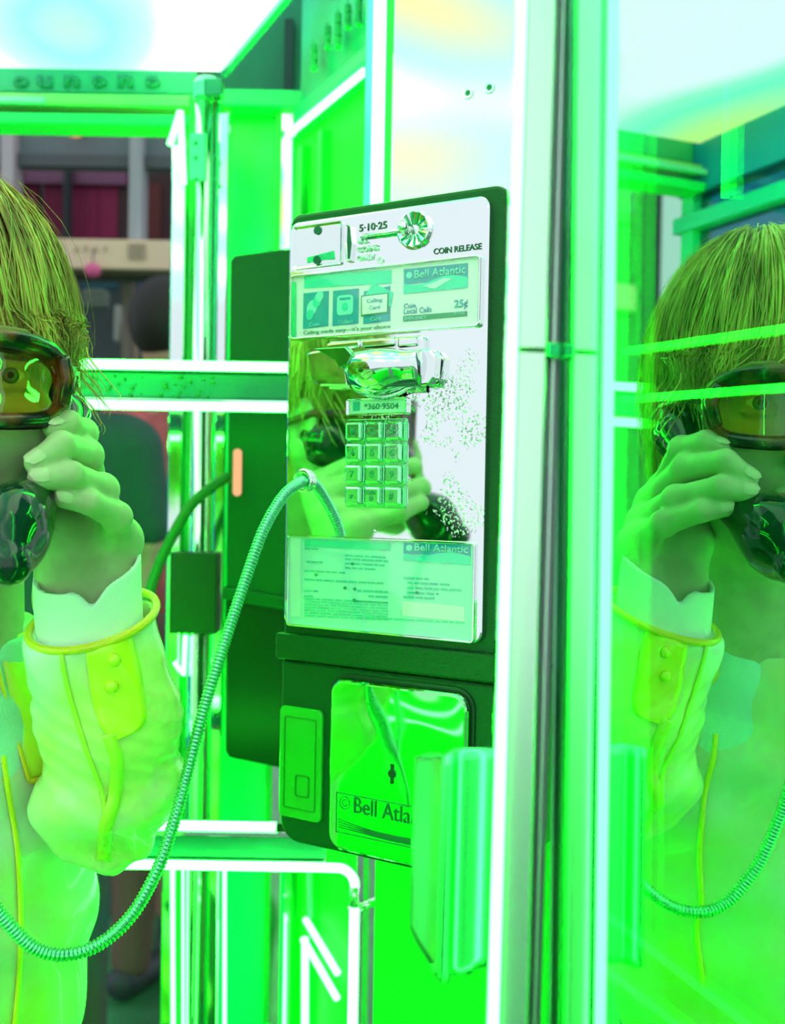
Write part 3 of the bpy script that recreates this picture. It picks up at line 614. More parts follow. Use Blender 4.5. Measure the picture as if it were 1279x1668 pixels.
# number tag
nt = M().ring(fbox(570, 649, 668, 676, .0015), fbox(574, 652, 664, 673, .001), -.0060, -.002, -.0048).obj('number_frame', CHROME, ph, bevel=.0004)
M().prism(fbox(574, 652, 664, 673, .001), -.0032, -.002).obj('number_card', mat('number_card', (.45, .95, .60), .4), nt)
M().prism(fbox(579, 655, 590, 670, .0005), -.0036, -.0032).obj('print_mark', mat('mark_green', (.03, .55, .3), .4), nt)
ftext('lettering', '*360·9504', 597, 668, 10, 56, mat('number_ink', (.02, .35, .14), .4), nt, -.0036, bold=.01)
# keypad: twelve steel keys in their wells
KEY = mat('key_steel', (.45, .95, .62), .16, 1.0, bump=.1, bscale=300)
kp = M().prism(fbox(568, 683, 666, 828, .002), -.0030, -.002).obj('keypad_plate', mat('keypad_plate', (.25, .85, .40), .2, 1.0), ph, bevel=.0004); kp['label'] = 'keypad of twelve square steel keys'
lab = ['1', '2', '3', '4', '5', '6', '7', '8', '9', '*', 'OPER', '#']
xs = [LX(584.5, 755), LX(616.5, 757), LX(648.5, 759)]; zs = [LZ(616, y_) for y_ in (703, 738, 773, 808)]
keyme = None; INK2 = mat('key_ink', (.01, .33, .12), .4)
for r_ in range(4):
    for c_k in range(3):
        x_, z_ = xs[c_k], zs[r_]
        M().ring(rr(x_-.0083, x_+.0083, z_-.0082, z_+.0082, .001, 3), rr(x_-.0074, x_+.0074, z_-.0073, z_+.0073, .001, 3), -.0048, -.0025).obj('key_well', KEY, kp)
        k_ = M(); pts = rr(x_-.0068, x_+.0068, z_-.0066, z_+.0066, .0012, 3); n = len(pts); pt2 = rr(x_-.0055, x_+.0055, z_-.0053, z_+.0053, .0010, 3)
        v = [(p[0], -.003, p[1]) for p in pts]+[(p[0], -.0085, p[1]) for p in pts]+[(p[0], -.0095, p[1]) for p in pt2]
        f = [(i, (i+1) % n, (i+1) % n+n, i+n) for i in range(n)]+[(i+n, (i+1) % n+n, (i+1) % n+2*n, i+2*n) for i in range(n)]+[tuple(range(2*n, 3*n))]
        ko = k_.add(v, f).obj('key', KEY, kp)
        s_ = lab[r_*3+c_k]
        if s_ == 'OPER':
            text('lettering', 'OPER', INK2, ko, x_-.0046, -.0097, z_+.0008, .003, .009, bold=.02); text('lettering', '0', INK2, ko, x_-.0018, -.0097, z_-.0042, .0040, .0036, bold=.02)
        else: text('lettering', s_, INK2, ko, x_-.0020, -.0097, z_-.0028, .0056 if s_ != '*' else .004, .0040, bold=.02)
# cord ferrule, small rivet
fx_, fz_ = LP(499, 783)
fe = M().lathe([(.0098, -.002), (.0098, -.0045), (.0080, -.0062), (.0056, -.0050), (.0056, -.0030)], (fx_, 0, fz_), 'y', 26).obj('cord_ferrule', CHROME, ph, smooth=True)
rx_, rz_ = LP(612, 866); M().lathe([(.0016, -.002), (.0012, -.0034)], (rx_, 0, rz_), 'y', 12).obj('rivet', CHROME, ph)
# lower notice window
c2o = rr(-.0012, .1692, -.1592, -.0850, .003); c2i = rr(.0004, .1674, -.1574, -.0868, .002)
fr2 = M().ring(c2o, c2i, -.0048, -.002).obj('notice_frame', CHROME, ph, bevel=.0005)
MINT = mat('card_mint', (.40, .84, .74), .35, coat=.3)
c2 = M().prism(c2i, -.0030, -.002).obj('notice_card', MINT, ph); c2['label'] = 'mint lower notice card with lines of fine print'
M().prism(c2i, -.0046, -.0043).obj('notice_window', glassy('notice_plastic', .05, (1, 1, 1), .06), fr2)
Y2 = -.0034; FADE = mat('print_fade', (.06, .70, .45), .4); FADE2 = mat('print_fade_dark', (.05, .60, .46), .4)
logo(661, 884, 770, 912, 3, 8, c2, Y2, 12)
def fq(x0, y0, x1, y1, m, parent, y, s=None, name='print_line'):   # band following the card's slope
    dy = (x1-x0)*.045 if s is None else s
    return poly(name, [(x0, y0), (x1, y0+dy), (x1, y1+dy), (x0, y1)], m, parent, y, .0002)
fq(500, 878, 640, 890, FADE, c2, Y2); fq(477, 875, 494, 1003, mat('card_pale', (.6, .9, .78), .4), c2, Y2, 1)
rnd = random.Random(4)
def words(x0, x1, py, hpx, m, skip=.0):
    x_ = x0
    while x_ < x1-3:
        wd = rnd.uniform(6, 20); xe = min(x1, x_+wd)
        fq(x_, py+(x_-x0)*.05, xe, py+(x_-x0)*.05+hpx, m, c2, Y2, (xe-x_)*.05, 'print_word'); x_ = xe+rnd.uniform(1.5, 3)
for (x0, x1, py) in ((500, 526, 892), (503, 530, 913), (500, 566, 928), (500, 628, 942), (499, 522, 960), (499, 514, 969), (566, 632, 903), (566, 636, 909), (566, 630, 916), (566, 620, 923)): words(x0, x1, py, 2.6, FADE2)
for k in range(7): words(500, 636, 973+k*4.6, 2.8, FADE)
for (x0, x1, py) in ((586, 636, 960), (604, 636, 969), (582, 636, 977)): words(x0, x1, py, 3, FADE2)
for (x0, x1, py) in ((661, 702, 939), (667, 740, 947), (667, 756, 955), (667, 718, 963), (661, 716, 970)): words(x0, x1, py, 3.4, FADE2)
fq(659, 978, 760, 1002, mat('card_blank', (.85, .85, .85), .4), c2, Y2, 10, 'print_blank'); words(600, 760, 1004, 3, FADE)
for dx, dy in ((578, 918), (519, 936), (566, 957), (582, 959), (581, 977), (683, 965)): disc('print_dot', dx, dy, 2.6, GRN, c2, Y2-.0003, 2.6)
# vault door, keyhole, engraved panel
vo = rr(.0405, .1685, -.3350, -.1935, .016); vd_ = rr(.0432, .1658, -.3325, -.1965, .013)
M().prism(vo, .0005, .004).obj('vault_gasket', mat('gasket', (.004, .03, .012), .4), ph)
va = M().prism(vd_, -.0055, .002).obj('vault_door', VAULT, ph, bevel=.0035, bseg=4); va['label'] = 'curved chrome vault door with keyhole'
kx_, kz_ = LP(645, 1258)
M().lathe([(.0040, -.0058), (.0040, -.0050)], (kx_, 0, kz_), 'y', 18).obj('keyhole_ring', mat('dark_steel', (.03, .25, .14), .3, .8), va)
kh = M(); kh.box((kx_-.0012, -.0064, kz_-.0075), (kx_+.0012, -.0055, kz_+.0075)); kh.lathe([(.0030, -.0066), (.0030, -.0055)], (kx_, 0, kz_), 'y', 14); kh.obj('keyhole', mat('keyhole_dark', (.002, .03, .01), .5), va)
LINE = mat('engrave', (.01, .22, .06), .4)
Xa, Xb, Za, Zb2 = LX(554, 1320), .1600, LZ(554, 1352), LZ(554, 1287)
M().ring(rr(Xa, Xb, Za, Zb2, .0003, 1), rr(Xa+.0007, Xb-.0007, Za+.0007, Zb2-.0007, .0003, 1), -.0060, -.0050).obj('engraved_border', LINE, va)
tx_, tz_ = LP(583, 1320)
text('lettering', 'Bell Atlantic', mat('engrave_letter', (.005, .16, .04), .4), va, tx_, -.0060, tz_-.0005, .0125, .073, depth=.0005, bold=.0)
ex_, ez_ = LP(568, 1305); M().tube([(ex_+.0045*math.cos(a), -.0058, ez_+.0050*math.sin(a)) for a in [i*math.pi/10 for i in range(20)]], .0004, 5, closed=True).obj('engraved_emblem', LINE, va)
M().tube([(ex_+.0022*math.cos(a), -.0058, ez_+.0026*math.sin(a)) for a in [i*math.pi/10 for i in range(3, 20)]], .0004, 5).obj('engraved_emblem', LINE, va)
for k in range(4):
    pts = [(Xa+.002+s*.11, -.0060, ez_-.013-k*.0022-.003*math.sin(s*3.6+.2)*(1.2-k*.25)-s*.0045*(1-k*.25)) for s in [i/20 for i in range(21)]]
    M().tube(pts, [.00025+.0007*math.exp(-((i-10)/4.5)**2) for i in range(21)], 6, flat=.5).obj('engraved_wave', mat('engrave_letter', (.005, .16, .04), .4), va)
# coin return flap
cf = M().prism(rr(-.0088, .0335, -.3165, -.2255, .005), -.0010, .003).obj('coin_return', mat('return_green', (.01, .55, .02), .25, coat=.6), ph, bevel=.0012); cf['label'] = 'green coin return flap'
M().ring(rr(-.0035, .0280, -.3085, -.2335, .002), rr(-.0028, .0273, -.3078, -.2342, .002), -.0016, -.0008).obj('flap_outline', mat('flap_line', (.005, .30, .01), .4), cf)
M().ring(rr(.008, .022, -.298, -.280, .002), rr(.009, .021, -.297, -.281, .002), -.0016, -.0008).obj('flap_mark', mat('flap_line', (.005, .30, .01), .4), cf)

# steel cord from the ferrule to the handset
cc = [(499, 784, .862), (490, 786, .850), (462, 808, .835), (430, 862, .815), (403, 935, .80), (378, 1010, .785), (352, 1090, .77), (328, 1170, .76), (305, 1260, .75), (283, 1340, .735), (255, 1420, .72), (215, 1490, .71), (165, 1536, .70), (110, 1555, .69), (60, 1546, .685), (20, 1512, .68), (-20, 1455, .675), (-62, 1330, .665), (-75, 1150, .655), (-50, 1010, .645), (-14, 930, .638)]
raw = curve_pts([P(*c_) for c_ in cc], 40)
ds = [0]
for a, b in zip(raw, raw[1:]): ds.append(ds[-1]+(b-a).length)
Ln = ds[-1]; n = int(Ln/.00043); rs = []
arr = np.array([p[:] for p in raw]); tt = np.linspace(0, Ln, n); path = np.stack([np.interp(tt, ds, arr[:, i]) for i in range(3)], 1)
rad = [.0038+.00085*math.sin(math.pi*t_/.0027)**2 for t_ in tt]
CORD = mat('cord_steel', (.22, .68, .46), .28, 1.0)
tag(M().tube([tuple(p) for p in path], rad, 12).obj('armoured_cord', CORD, smooth=True, fix=False), 'ribbed steel cord looping from the payphone down to the handset', 'cord')

# ================================================================== the caller
YAW = math.radians(25); hx_ = Vector((math.cos(YAW), math.sin(YAW), 0)); hy_ = Vector((math.sin(YAW), -math.cos(YAW), 0)); hz_ = Vector((0, 0, 1))
eye = P(15, 612, .69); H = eye-hx_*.032-hy_*.085
def HL(x, y, z): return H+hx_*x+hy_*y+hz_*z
BY = math.radians(50); bx__ = Vector((math.cos(BY), math.sin(BY), 0)); by__ = Vector((math.sin(BY), -math.cos(BY), 0))
T = H+Vector((-.012, .045, -.20))
def BL(x, y, z): return T+bx__*x+by__*y+hz_*z
person = thing('person', 'blond person in a translucent yellow-trimmed raincoat holding the handset to the ear', 'person', (T.x, T.y, FZ))
def attach(o, t=person): o.parent = t; o.matrix_parent_inverse = Matrix.Translation(-Vector(t.location)); return o
HA = (tuple(hx_), tuple(hy_), tuple(hz_))
# head, built in head space then moved
hs = SDF((-.10, -.13, -.24), (.10, .15, .14), .0022)
hs.ell((0, -.018, .035), (.076, .096, .088), .01); hs.ell((0, .030, -.030), (.060, .068, .086), .03); hs.ell((0, .048, -.092), (.036, .038, .028), .03)
for s in (-1, 1):
    hs.cap((s*.066, .0, -.03), (s*.034, .05, -.088), .014, .012, .03); hs.ell((s*.040, .068, -.032), (.024, .020, .022), .025)
    hs.cap((s*.012, .098, .020), (s*.048, .084, .020), .007, .006, .014)
    hs.cap((s*.032, .106, -.001), (s*.034, .110, -.001), .0125, .0125, .012, cut=True)
    hs.ell((s*.032, .080, -.001), (.0135, .0125, .0115), .004)
    hs.cap((s*.020, .0925, -.0075), (s*.044, .0885, -.0065), .0022, .002, .004); hs.cap((s*.018, .0940, .0065), (s*.045, .089, .0070), .0026, .0024, .004)
    hs.ell((s*.010, .106, -.043), (.0075, .009, .006), .006)
    hs.ell((s*.078, -.004, -.008), (.007, .019, .031), .006, axes=((1, -.35*s, 0), (0.35*s, 1, 0), (0, 0, 1))); hs.cap((s*.088, -.002, -.004), (s*.086, .0, -.016), .006, .005, .004, cut=True)
hs.cap((0, .096, .012), (0, .116, -.036), .0065, .0105, .012)
hs.ell((0, .098, -.066), (.022, .008, .0055), .006); hs.ell((0, .097, -.076), (.019, .009, .006), .006); hs.cap((-.020, .107, -.0708), (.020, .107, -.0708), .0012, .0012, .002, cut=True)
hs.ell((0, .094, -.104), (.017, .014, .013), .016); hs.cap((0, -.030, -.08), (0, -.045, -.24), .053, .058, .03)
def sdf_mesh(s):
    g = vdb.FloatGrid(1.0); g.copyFromArray(s.d); p, t, q = g.convertToPolygons(isovalue=0.0); p = p*s.h+s.lo
    return p, [tuple(i) for i in np.array(t).tolist()]+[tuple(i) for i in np.array(q).tolist()]
hp_, hf_ = sdf_mesh(hs); R3 = np.array([hx_[:], hy_[:], hz_[:]]); hp_ = hp_@R3+np.array(H[:])
# hand
lo = np.array(P(20, 1060, .68)); hi_ = np.array(P(240, 660, .82))
gs = SDF((lo[0]-.02, .640, lo[2]-.03), (hi_[0]+.03, .82, hi_[2]+.02), .0013)
fing = {'index': [(124, 772, .772), (134, 706, .730), (112, 690, .704), (88, 699, .694)],
        'middle': [(150, 800, .772), (140, 742, .716), (100, 726, .678), (60, 754, .668)],
        'ring': [(172, 838, .768), (166, 798, .710), (116, 774, .674), (64, 781, .664)],
        'little': [(196, 878, .758), (190, 842, .712), (146, 818, .682), (103, 811, .674)]}
rd = {'index': (.0105, .0095, .0085, .0070), 'middle': (.0115, .0105, .0092, .0078), 'ring': (.0112, .0102, .0088, .0074), 'little': (.0105, .0092, .0080, .0066)}
for n_f, pl in fing.items():
    sub = SDF.__new__(SDF); sub.X, sub.Y, sub.Z, sub.h, sub.lo = gs.X, gs.Y, gs.Z, gs.h, gs.lo; sub.d = np.full(gs.X.shape, 1.0, np.float32)
    q = [P(*p) for p in pl]
    for i in range(3): sub.cap(q[i], q[i+1], rd[n_f][i], rd[n_f][i+1], .003)
    sub.ell(q[1], (rd[n_f][1]*1.08,)*3, .004)
    gs.un(sub.d, .0035)
wr_ = P(138, 985, .745)
for (a, r0, r1) in (((118, 790, .775), .015, .015), ((142, 815, .776), .016, .014), ((166, 850, .774), .016, .014), ((188, 888, .766), .016, .014)): gs.cap(wr_+Vector((0, .004, 0)), P(*a), .020, r1, .012)
gs.cap(P(182, 960, .750), P(196, 880, .752), .013, .013, .018)      # outer edge of the palm
gs.cap(P(98, 955, .748), P(88, 872, .744), .015, .017, .018)        # ball of the thumb
gs.cap(P(116, 980, .750), P(166, 975, .750), .019, .019, .02)
gs.cap(P(88, 872, .745), P(66, 812, .762), .0125, .0105, .01); gs.cap(P(66, 812, .762), P(55, 758, .775), .0105, .009, .004)      # thumb behind the handset
gs.cap(P(140, 1000, .750), P(145, 1120, .755), .025, .028, .02, flat=((0, 1, 0), .75))
for a, b in (((98, 868, .716), (118, 940, .716)), ((112, 862, .716), (150, 905, .722)), ((95, 900, .716), (112, 962, .716))): gs.cap(P(*a), P(*b), .0012, .0010, .006, cut=True)
gp_, gf_ = sdf_mesh(gs)
SKIN = mat('skin', (.50, .50, .30), .48, 0, sss=.15, var=.12, vscale=60, bump=.12, bscale=220)
n0 = len(hp_); vv = [tuple(v) for v in hp_.tolist()]+[tuple(v) for v in gp_.tolist()]; ff = hf_+[tuple(i+n0 for i in q) for q in gf_]
body = M().add(vv, ff).obj('body', SKIN, smooth=True); attach(body); body['label'] = 'face, neck and left hand'
# nails on the visible fingertips
for n_f, dv in (('index', (-.3, -1, .55)), ('middle', (-.25, -1, .45)), ('ring', (-.2, -1, .45)), ('little', (-.2, -1, .45))):
    q = [P(*p) for p in fing[n_f]]; tip = q[3]; ax = (q[3]-q[2]).normalized(); nv = Vector(dv); nv = (nv-ax*nv.dot(ax)).normalized(); sd = ax.cross(nv)
    r_ = rd[n_f][3]; me_ = M(); v = []; f = []; nu, nv_ = 7, 7
    for i in range(nu):
        for j in range(nv_):
            u_ = (i/(nu-1)-.45)*2; w_ = (j/(nv_-1)-.5)*2; 
            sh_ = math.sqrt(max(0, 1-abs(u_)**4))*.9 if u_ > 0 else 1-.12*u_*u_
            th = w_*.85*sh_; v.append(tip+ax*(u_*r_*.78+.0005)+(nv*math.cos(th)+sd*math.sin(th))*(r_+.0007-.0011*max(0, u_)**2))
    for i in range(nu-1):
        for j in range(nv_-1): a = i*nv_+j; f.append((a, a+1, a+nv_+1, a+nv_))
    no = me_.add(v, f).obj('nail', mat('nail', (.60, .54, .36), .3, coat=.2), body, smooth=True)
# lips, eyes, brows
def hpart(m_, name, mt, parent=body, **k):
    m_.v = [tuple(HL(*v)) for v in m_.v]; o = m_.obj(name, mt, parent, **k); return o
for s in (-1, 1):
    e_ = M().lathe([(.0002, .0122), (.0030, .0118), (.0060, .0104), (.0088, .0082), (.0112, .0040), (.0118, 0)], (s*.032, .0815, -.0005), 'y', 20)
    hpart(e_, 'eye', mat('eye_white', (.85, .85, .82), .15, coat=.6), smooth=True)
    hpart(M().lathe([(.0002, .0130), (.0030, .0127), (.0055, .0114)], (s*.032, .0815, -.0005), 'y', 18), 'iris', mat('iris', (.12, .22, .18), .1, coat=.8), smooth=True)
    hpart(M().lathe([(.0001, .0134), (.0022, .0132)], (s*.032, .0815, -.0005), 'y', 14), 'pupil', DARK)
    hpart(M().tube([(s*.014, .1015, .022), (s*.026, .1010, .027), (s*.040, .095, .027), (s*.052, .084, .021)], [.0022, .0032, .0028, .0012], 8), 'eyebrow', mat('brow', (.25, .17, .06), .7), smooth=True)
lp_ = M(); 
lp_.tube([(-.021, .0995, -.0700), (-.010, .1045, -.0668), (0, .1060, -.0676), (.010, .1045, -.0668), (.021, .0995, -.0700)], [.0008, .0030, .0030, .0030, .0008], 8)
lp_.tube([(-.020, .0985, -.0712), (-.008, .1040, -.0752), (.008, .1040, -.0752), (.020, .0985, -.0712)], [.0008, .0036, .0036, .0008], 8)
hpart(lp_, 'lips', mat('lips', (.62, .26, .24), .35, coat=.2), smooth=True)

# hair: a cap of scalp hair and several thousand locks
HAIRM = mat('hair', (.80, .55, .14), .42, 0, col2=(.34, .20, .05), vscale=45, stretch=(1, 1, .25))
cs = SDF((-.11, -.14, -.12), (.11, .12, .16), .003)
cs.ell((0, -.022, .040), (.086, .104, .096), .01); cs.ell((0, -.045, -.02), (.080, .082, .085), .02)
cs.cap((0, .12, -.03), (0, .105, .02), .075, .050, .01, cut=True)
hcp, hcf = sdf_mesh(cs); hcp = hcp@R3+np.array(H[:])
hair = M().add([tuple(v) for v in hcp.tolist()], hcf)
def strand_batch(n, width, seed, fly=False):
    rg = np.random.default_rng(seed); V = []; F_ = []; K = 9
    for s in range(n):
        az = rg.uniform(-math.pi, math.pi)         # 0 = front, +pi/2 = person's left
        el = math.acos(rg.uniform(.0, 1.0)) if not fly else math.acos(rg.uniform(.2, 1))
        front = math.cos(az); side = math.sin(az)
        endz = -.055+.03*rg.normal()+(.10*max(0, front)**1.5)
        if front > .45: endz = .022+.010*rg.normal()
        if abs(side) > .6 and front > -.2: endz = .004+.018*rg.normal()+(.02 if front > .2 else 0)
        a2 = az+rg.normal()*.20+.25*side*max(0, front)
        r_out = 1.0+rg.uniform(-.02, .13)+(.10 if fly else 0)*rg.uniform(0, 1)
        pts = []; start = el*.55; curl = rg.normal()*.0085; ph_ = rg.uniform(0, 6.28)
        for k in range(K):
            u = k/(K-1); th = start+(math.pi/2-start)*min(1, u*1.55)
            rx, ry_, rz = .081*r_out, .108*r_out, .103*r_out
            aa = az*.25*(1-u)+a2*(.75+.25*u) if False else az+(a2-az)*u
            x_ = rx*math.sin(th)*math.sin(aa); y_ = -.022+ry_*math.sin(th)*math.cos(aa); z_ = .040+rz*math.cos(th)
            if u > .645:
                w_ = (u-.645)/.355; z_ = .040+(endz-.040)*w_; tk = 1-.10*w_*w_; x_ *= tk; y_ = -.022+(y_+.022)*tk
                if front > .5: y_ = max(y_, .092-.55*x_*x_/.08+.006*rg.random())
            x_ += curl*u*u*math.sin(ph_+4*u); y_ += curl*u*u*math.cos(ph_+4*u)*.6; z_ += .002*math.sin(ph_+7*u)
            if fly: x_ += rg.normal()*.0025*u; z_ += rg.normal()*.002*u+.006*u
            pts.append(np.array((x_, y_, z_)))
        wd = width*rg.uniform(.5, 1.2); base = len(V)
        for k in range(K):
            t = pts[min(k+1, K-1)]-pts[max(k-1, 0)]; t /= np.linalg.norm(t)+1e-9
            nrm = pts[k]-np.array((0, -.02, .03)); nrm /= np.linalg.norm(nrm); b = np.cross(t, nrm); b /= np.linalg.norm(b)+1e-9
            wk = wd*(1-.85*(k/(K-1))**2)
            for c_, o_ in ((b, 0), (-b*.5+nrm*.7, 1), (-b*.5-nrm*.7, 2)): V.append(pts[k]+c_*wk)
        for k in range(K-1):
            for j in range(3): a = base+k*3+j; b2 = base+k*3+(j+1) % 3; F_.append((a, b2, b2+3, a+3))
    V = np.array(V)@R3+np.array(H[:]); return [tuple(v) for v in V.tolist()], F_
for n_, wd_, sd_, fl_ in ((5200, .00085, 3, False), (900, .0017, 4, False), (260, .00022, 5, True)): hair.add(*strand_batch(n_, wd_, sd_, fl_))
# a few curls at the temple
rg = random.Random(9)
for k in range(12):
    p0 = HL(.078+rg.uniform(-.006, .006), .035+rg.uniform(-.03, .03), .02+rg.uniform(-.02, .02)); q_ = [p0]
    for j in range(1, 9):
        u = j/8; q_.append(p0+hx_*(.020*u*math.sin(2.6*u)+rg.uniform(-.001, .001)+.008*u)+hy_*(.02*u)+Vector((0, 0, -.045*u+.02*max(0, u-.7))))
    hair.tube(q_, [.0007*(1-.8*i/8) for i in range(9)], 4)
ho2 = hair.obj('hair', HAIRM, smooth=True, fix=False); attach(ho2); ho2['label'] = 'tousled blond hair'

# ---- clothes
def noise3(s, amp, f, ph_=0.0): return amp*(np.sin(f*s.X+ph_+2*np.sin(f*.6*s.Z))*np.cos(f*1.1*s.Z+ph_)+.5*np.sin(2.1*f*s.X+1.7*f*s.Z+ph_*2))
SH = Vector((-1, 0, 0))
def bsdf(lo_z, hi_z, h, rad=.30):
    return SDF((T.x-rad, T.y-rad, T.z+lo_z), (T.x+rad, T.y+rad, T.z+hi_z), h)
BA = (tuple(bx__), tuple(by__), (0, 0, 1))
ss = bsdf(-.62, .06, .005)
ss.ell(BL(0, 0, -.20)+SH*.03, (.136, .088, .21), .03, BA); ss.ell(BL(0, 0, -.42)+SH*.06, (.122, .085, .22), .04, BA); ss.cap(BL(-.135, -.01, -.065), BL(.125, -.01, -.065), .050, .050, .04)
ss.cap(BL(0, -.005, -.08), BL(0, -.0, .012), .068, .058, .03)
ss.cut(T.z+.018-ss.Z, .004)
ss.d += noise3(ss, .0022, 55)
SHIRT = mat('shirt', (.50, .86, .78), .6, var=.15, vscale=20, bump=.3, bscale=400)
so_ = ss.obj('shirt', SHIRT); attach(so_); so_['label'] = 'pale shirt with a white cuff'
# raincoat body: a shell outside the shirt, open at the front
js = bsdf(-.80, .06, .005)
js.ell(BL(.0, 0, -.20)+SH*.03, (.147, .100, .22), .03, BA); js.ell(BL(0, 0, -.46)+SH*.065, (.135, .100, .28), .05, BA); js.cap(BL(-.145, -.01, -.065), BL(.132, -.01, -.065), .058, .058, .04); js.ell(BL(0, -.01, -.72)+SH*.06, (.155, .115, .18), .06, BA)
js.cap(BL(0, -.02, -.06), BL(0, -.02, .03), .074, .072, .03)
loc_x = (js.X-T.x-SH.x*.05)*bx__.x+(js.Y-T.y)*bx__.y; loc_y = (js.X-T.x)*by__.x+(js.Y-T.y)*by__.y; loc_z = js.Z-T.z
js.d += noise3(js, .0042, 45, 1.0)+.0013*np.sin(140*js.X+25*js.Z+2*np.sin(20*js.Z))
inner = js.d+.0110
js.d = np.maximum(js.d, -inner)
js.cut(np.maximum(np.abs(loc_x+.112)-(.050+.02*np.clip(-loc_z-.1, 0, 1)), -loc_y), .004)
js.cut(.028-loc_z, .004)
js.cut(loc_z+.78, .004)
COAT = mat('raincoat', (.70, .84, .14), .32, 0, col2=(.78, .88, .66), vscale=7, coat=.5, bump=.35, bscale=22, alpha=.82)
jo = js.obj('raincoat', COAT); attach(jo); jo['label'] = 'translucent green-yellow raincoat body'
# left sleeve
SL = [(152, 1000, .745, .0440), (160, 1090, .750, .0440), (180, 1190, .762, .0465), (180, 1285, .772, .0440), (172, 1352, .782, .0290)]
sp_ = [P(a, b, c_) for a, b, c_, _ in SL]
sv = SDF((sp_[0].x-.085, .66, sp_[-1].z-.05), (sp_[0].x+.10, .97, sp_[0].z+.05), .0024)
for i in range(4): sv.cap(sp_[i], sp_[i+1], SL[i][3], SL[i+1][3], .02)
sv.ell(P(120, 1305, .765), (.022, .03, .035), .02); sv.cap(sp_[3]+Vector((0, .03, 0)), BL(.135, -.01, -.08), .040, .052, .04)
pl_c = P(152, 1008, .745); hemz = lambda X_, Y_: pl_c.z+.36*(Y_-pl_c.y)+.14*(X_-pl_c.x)
sv.d += .0011*np.abs(np.sin(110*(sv.X+1.3*sv.Z)+2.5*np.sin(38*sv.Z)))+.0026*np.sin(120*(sv.Z-.6*sv.X)+3*np.sin(30*sv.X))*np.clip((P(0, 1150, .76).z-sv.Z)/.08, .15, 1)+.0016*np.sin(95*(sv.Z+.5*sv.X))*np.sin(60*sv.X+1)+.0022*np.sin(48*(sv.Z-1.1*sv.X)+.7)+.0008*np.sin(210*sv.X+90*sv.Z)
sv.cut(hemz(sv.X, sv.Y)-sv.Z, .003)
# hollow the top of the sleeve so the cuff comes out of it
sv.cap(pl_c+Vector((0, 0, .04)), pl_c+Vector((.002, .002, -.030)), .0395, .036, .004, cut=True)
SLV = mat('sleeve', (.72, .86, .22), .32, 0, col2=(.86, .90, .92), vscale=8, coat=.4, bump=.35, bscale=60)
slo = sv.obj('sleeve', SLV); attach(slo); slo['label'] = 'puffed translucent left sleeve with yellow trim'
# shirt cuff
cu_c = P(143, 985, .746)
cv = SDF((cu_c.x-.055, cu_c.y-.055, cu_c.z-.06), (cu_c.x+.055, cu_c.y+.055, cu_c.z+.04), .0016)
cv.cap(P(150, 1060, .748), P(141, 900, .742), .0365, .0370, .003)
ci = SDF.__new__(SDF); ci.X, ci.Y, ci.Z, ci.h, ci.lo = cv.X, cv.Y, cv.Z, cv.h, cv.lo; ci.d = np.full(cv.X.shape, 1.0, np.float32); ci.cap(P(150, 1060, .748), P(141, 900, .742), .0328, .0333, .003)
cv.d = np.maximum(cv.d, -ci.d)
tz = P(140, 962, .712).z+.45*(cv.Y-.712)+.16*(cv.X-cu_c.x)
tz = tz-.012*np.exp(-((cv.X-P(151, 980, .713).x)/.007)**2)*(cv.Y < cu_c.y)
cv.d = np.maximum(cv.d, cv.Z-tz); cv.d += .0006*np.sin(120*cv.X+60*cv.Z)
cvo = cv.obj('shirt_cuff', mat('cuff_white', (.88, .90, .92), .6, bump=.2, bscale=500)); attach(cvo); cvo['label'] = 'white shirt cuff'

YEL = mat('trim_yellow', (.95, .86, .01), .3, coat=.4); YEL2 = mat('patch_yellow', (.82, .92, .02), .3, coat=.6, bump=.4, bscale=60); ORG = mat('trim_orange', (.95, .70, .02), .3, coat=.4)
ring = []
for i in range(40):
    a = 2*math.pi*i/40; X_ = pl_c.x+.0432*math.cos(a); Y_ = pl_c.y+.0432*math.sin(a); ring.append((X_, Y_, hemz(X_, Y_)+.0))
def clothpart(m_, name, mt, parent, **k): return m_.obj(name, mt, parent, **k)
clothpart(M().tube(ring, .0030, 8, closed=True), 'hem', ORG, slo, smooth=True)
from mathutils.bvhtree import BVHTree
def bvh_of(o): me = o.data; return BVHTree.FromPolygons([v.co[:] for v in me.vertices], [tuple(p.vertices) for p in me.polygons])
def drape(name, rows, bv, m, parent, lift=.0016, th=.0012):       # rows of picture points laid on a garment's surface
    v = []; nC = len(rows[0]); last = None
    for r_ in rows:
        for (px, py) in r_:
            d = ray(px, py).normalized(); h_ = bv.ray_cast(C, d, 3.0); 
            p = h_[0] if h_[0] is not None else (last if last is not None else P(px, py, .75)); last = p; v.append(p-d*lift)
    f = []
    for i in range(len(rows)-1):
        for j in range(nC-1): a = i*nC+j; f.append((a, a+1, a+nC+1, a+nC))
    o = M().add(v, f).obj(name, m, parent, smooth=True, fix=False); s_ = o.modifiers.new('solid', 'SOLIDIFY'); s_.thickness = th; s_.offset = 0; return o
def strip(name, path, wpx, bv, m, parent, **k):
    pp = curve_pts([(a, b, 0) for a, b in path], 8); rows = []
    for i, p in enumerate(pp):
        t = (pp[min(i+1, len(pp)-1)]-pp[max(i-1, 0)]).normalized(); n_ = Vector((-t.y, t.x, 0)); rows.append([(p.x+n_.x*w_*wpx, p.y+n_.y*w_*wpx) for w_ in (-.5, 0, .5)])
    return drape(name, rows, bv, m, parent, **k)
bs = bvh_of(slo); bj = bvh_of(jo)
L_ = [(138, 1034), (142, 1080), (150, 1140), (163, 1182), (182, 1205)]; R_ = [(212, 1024), (222, 1060), (232, 1110), (236, 1178), (186, 1208)]
rows = []
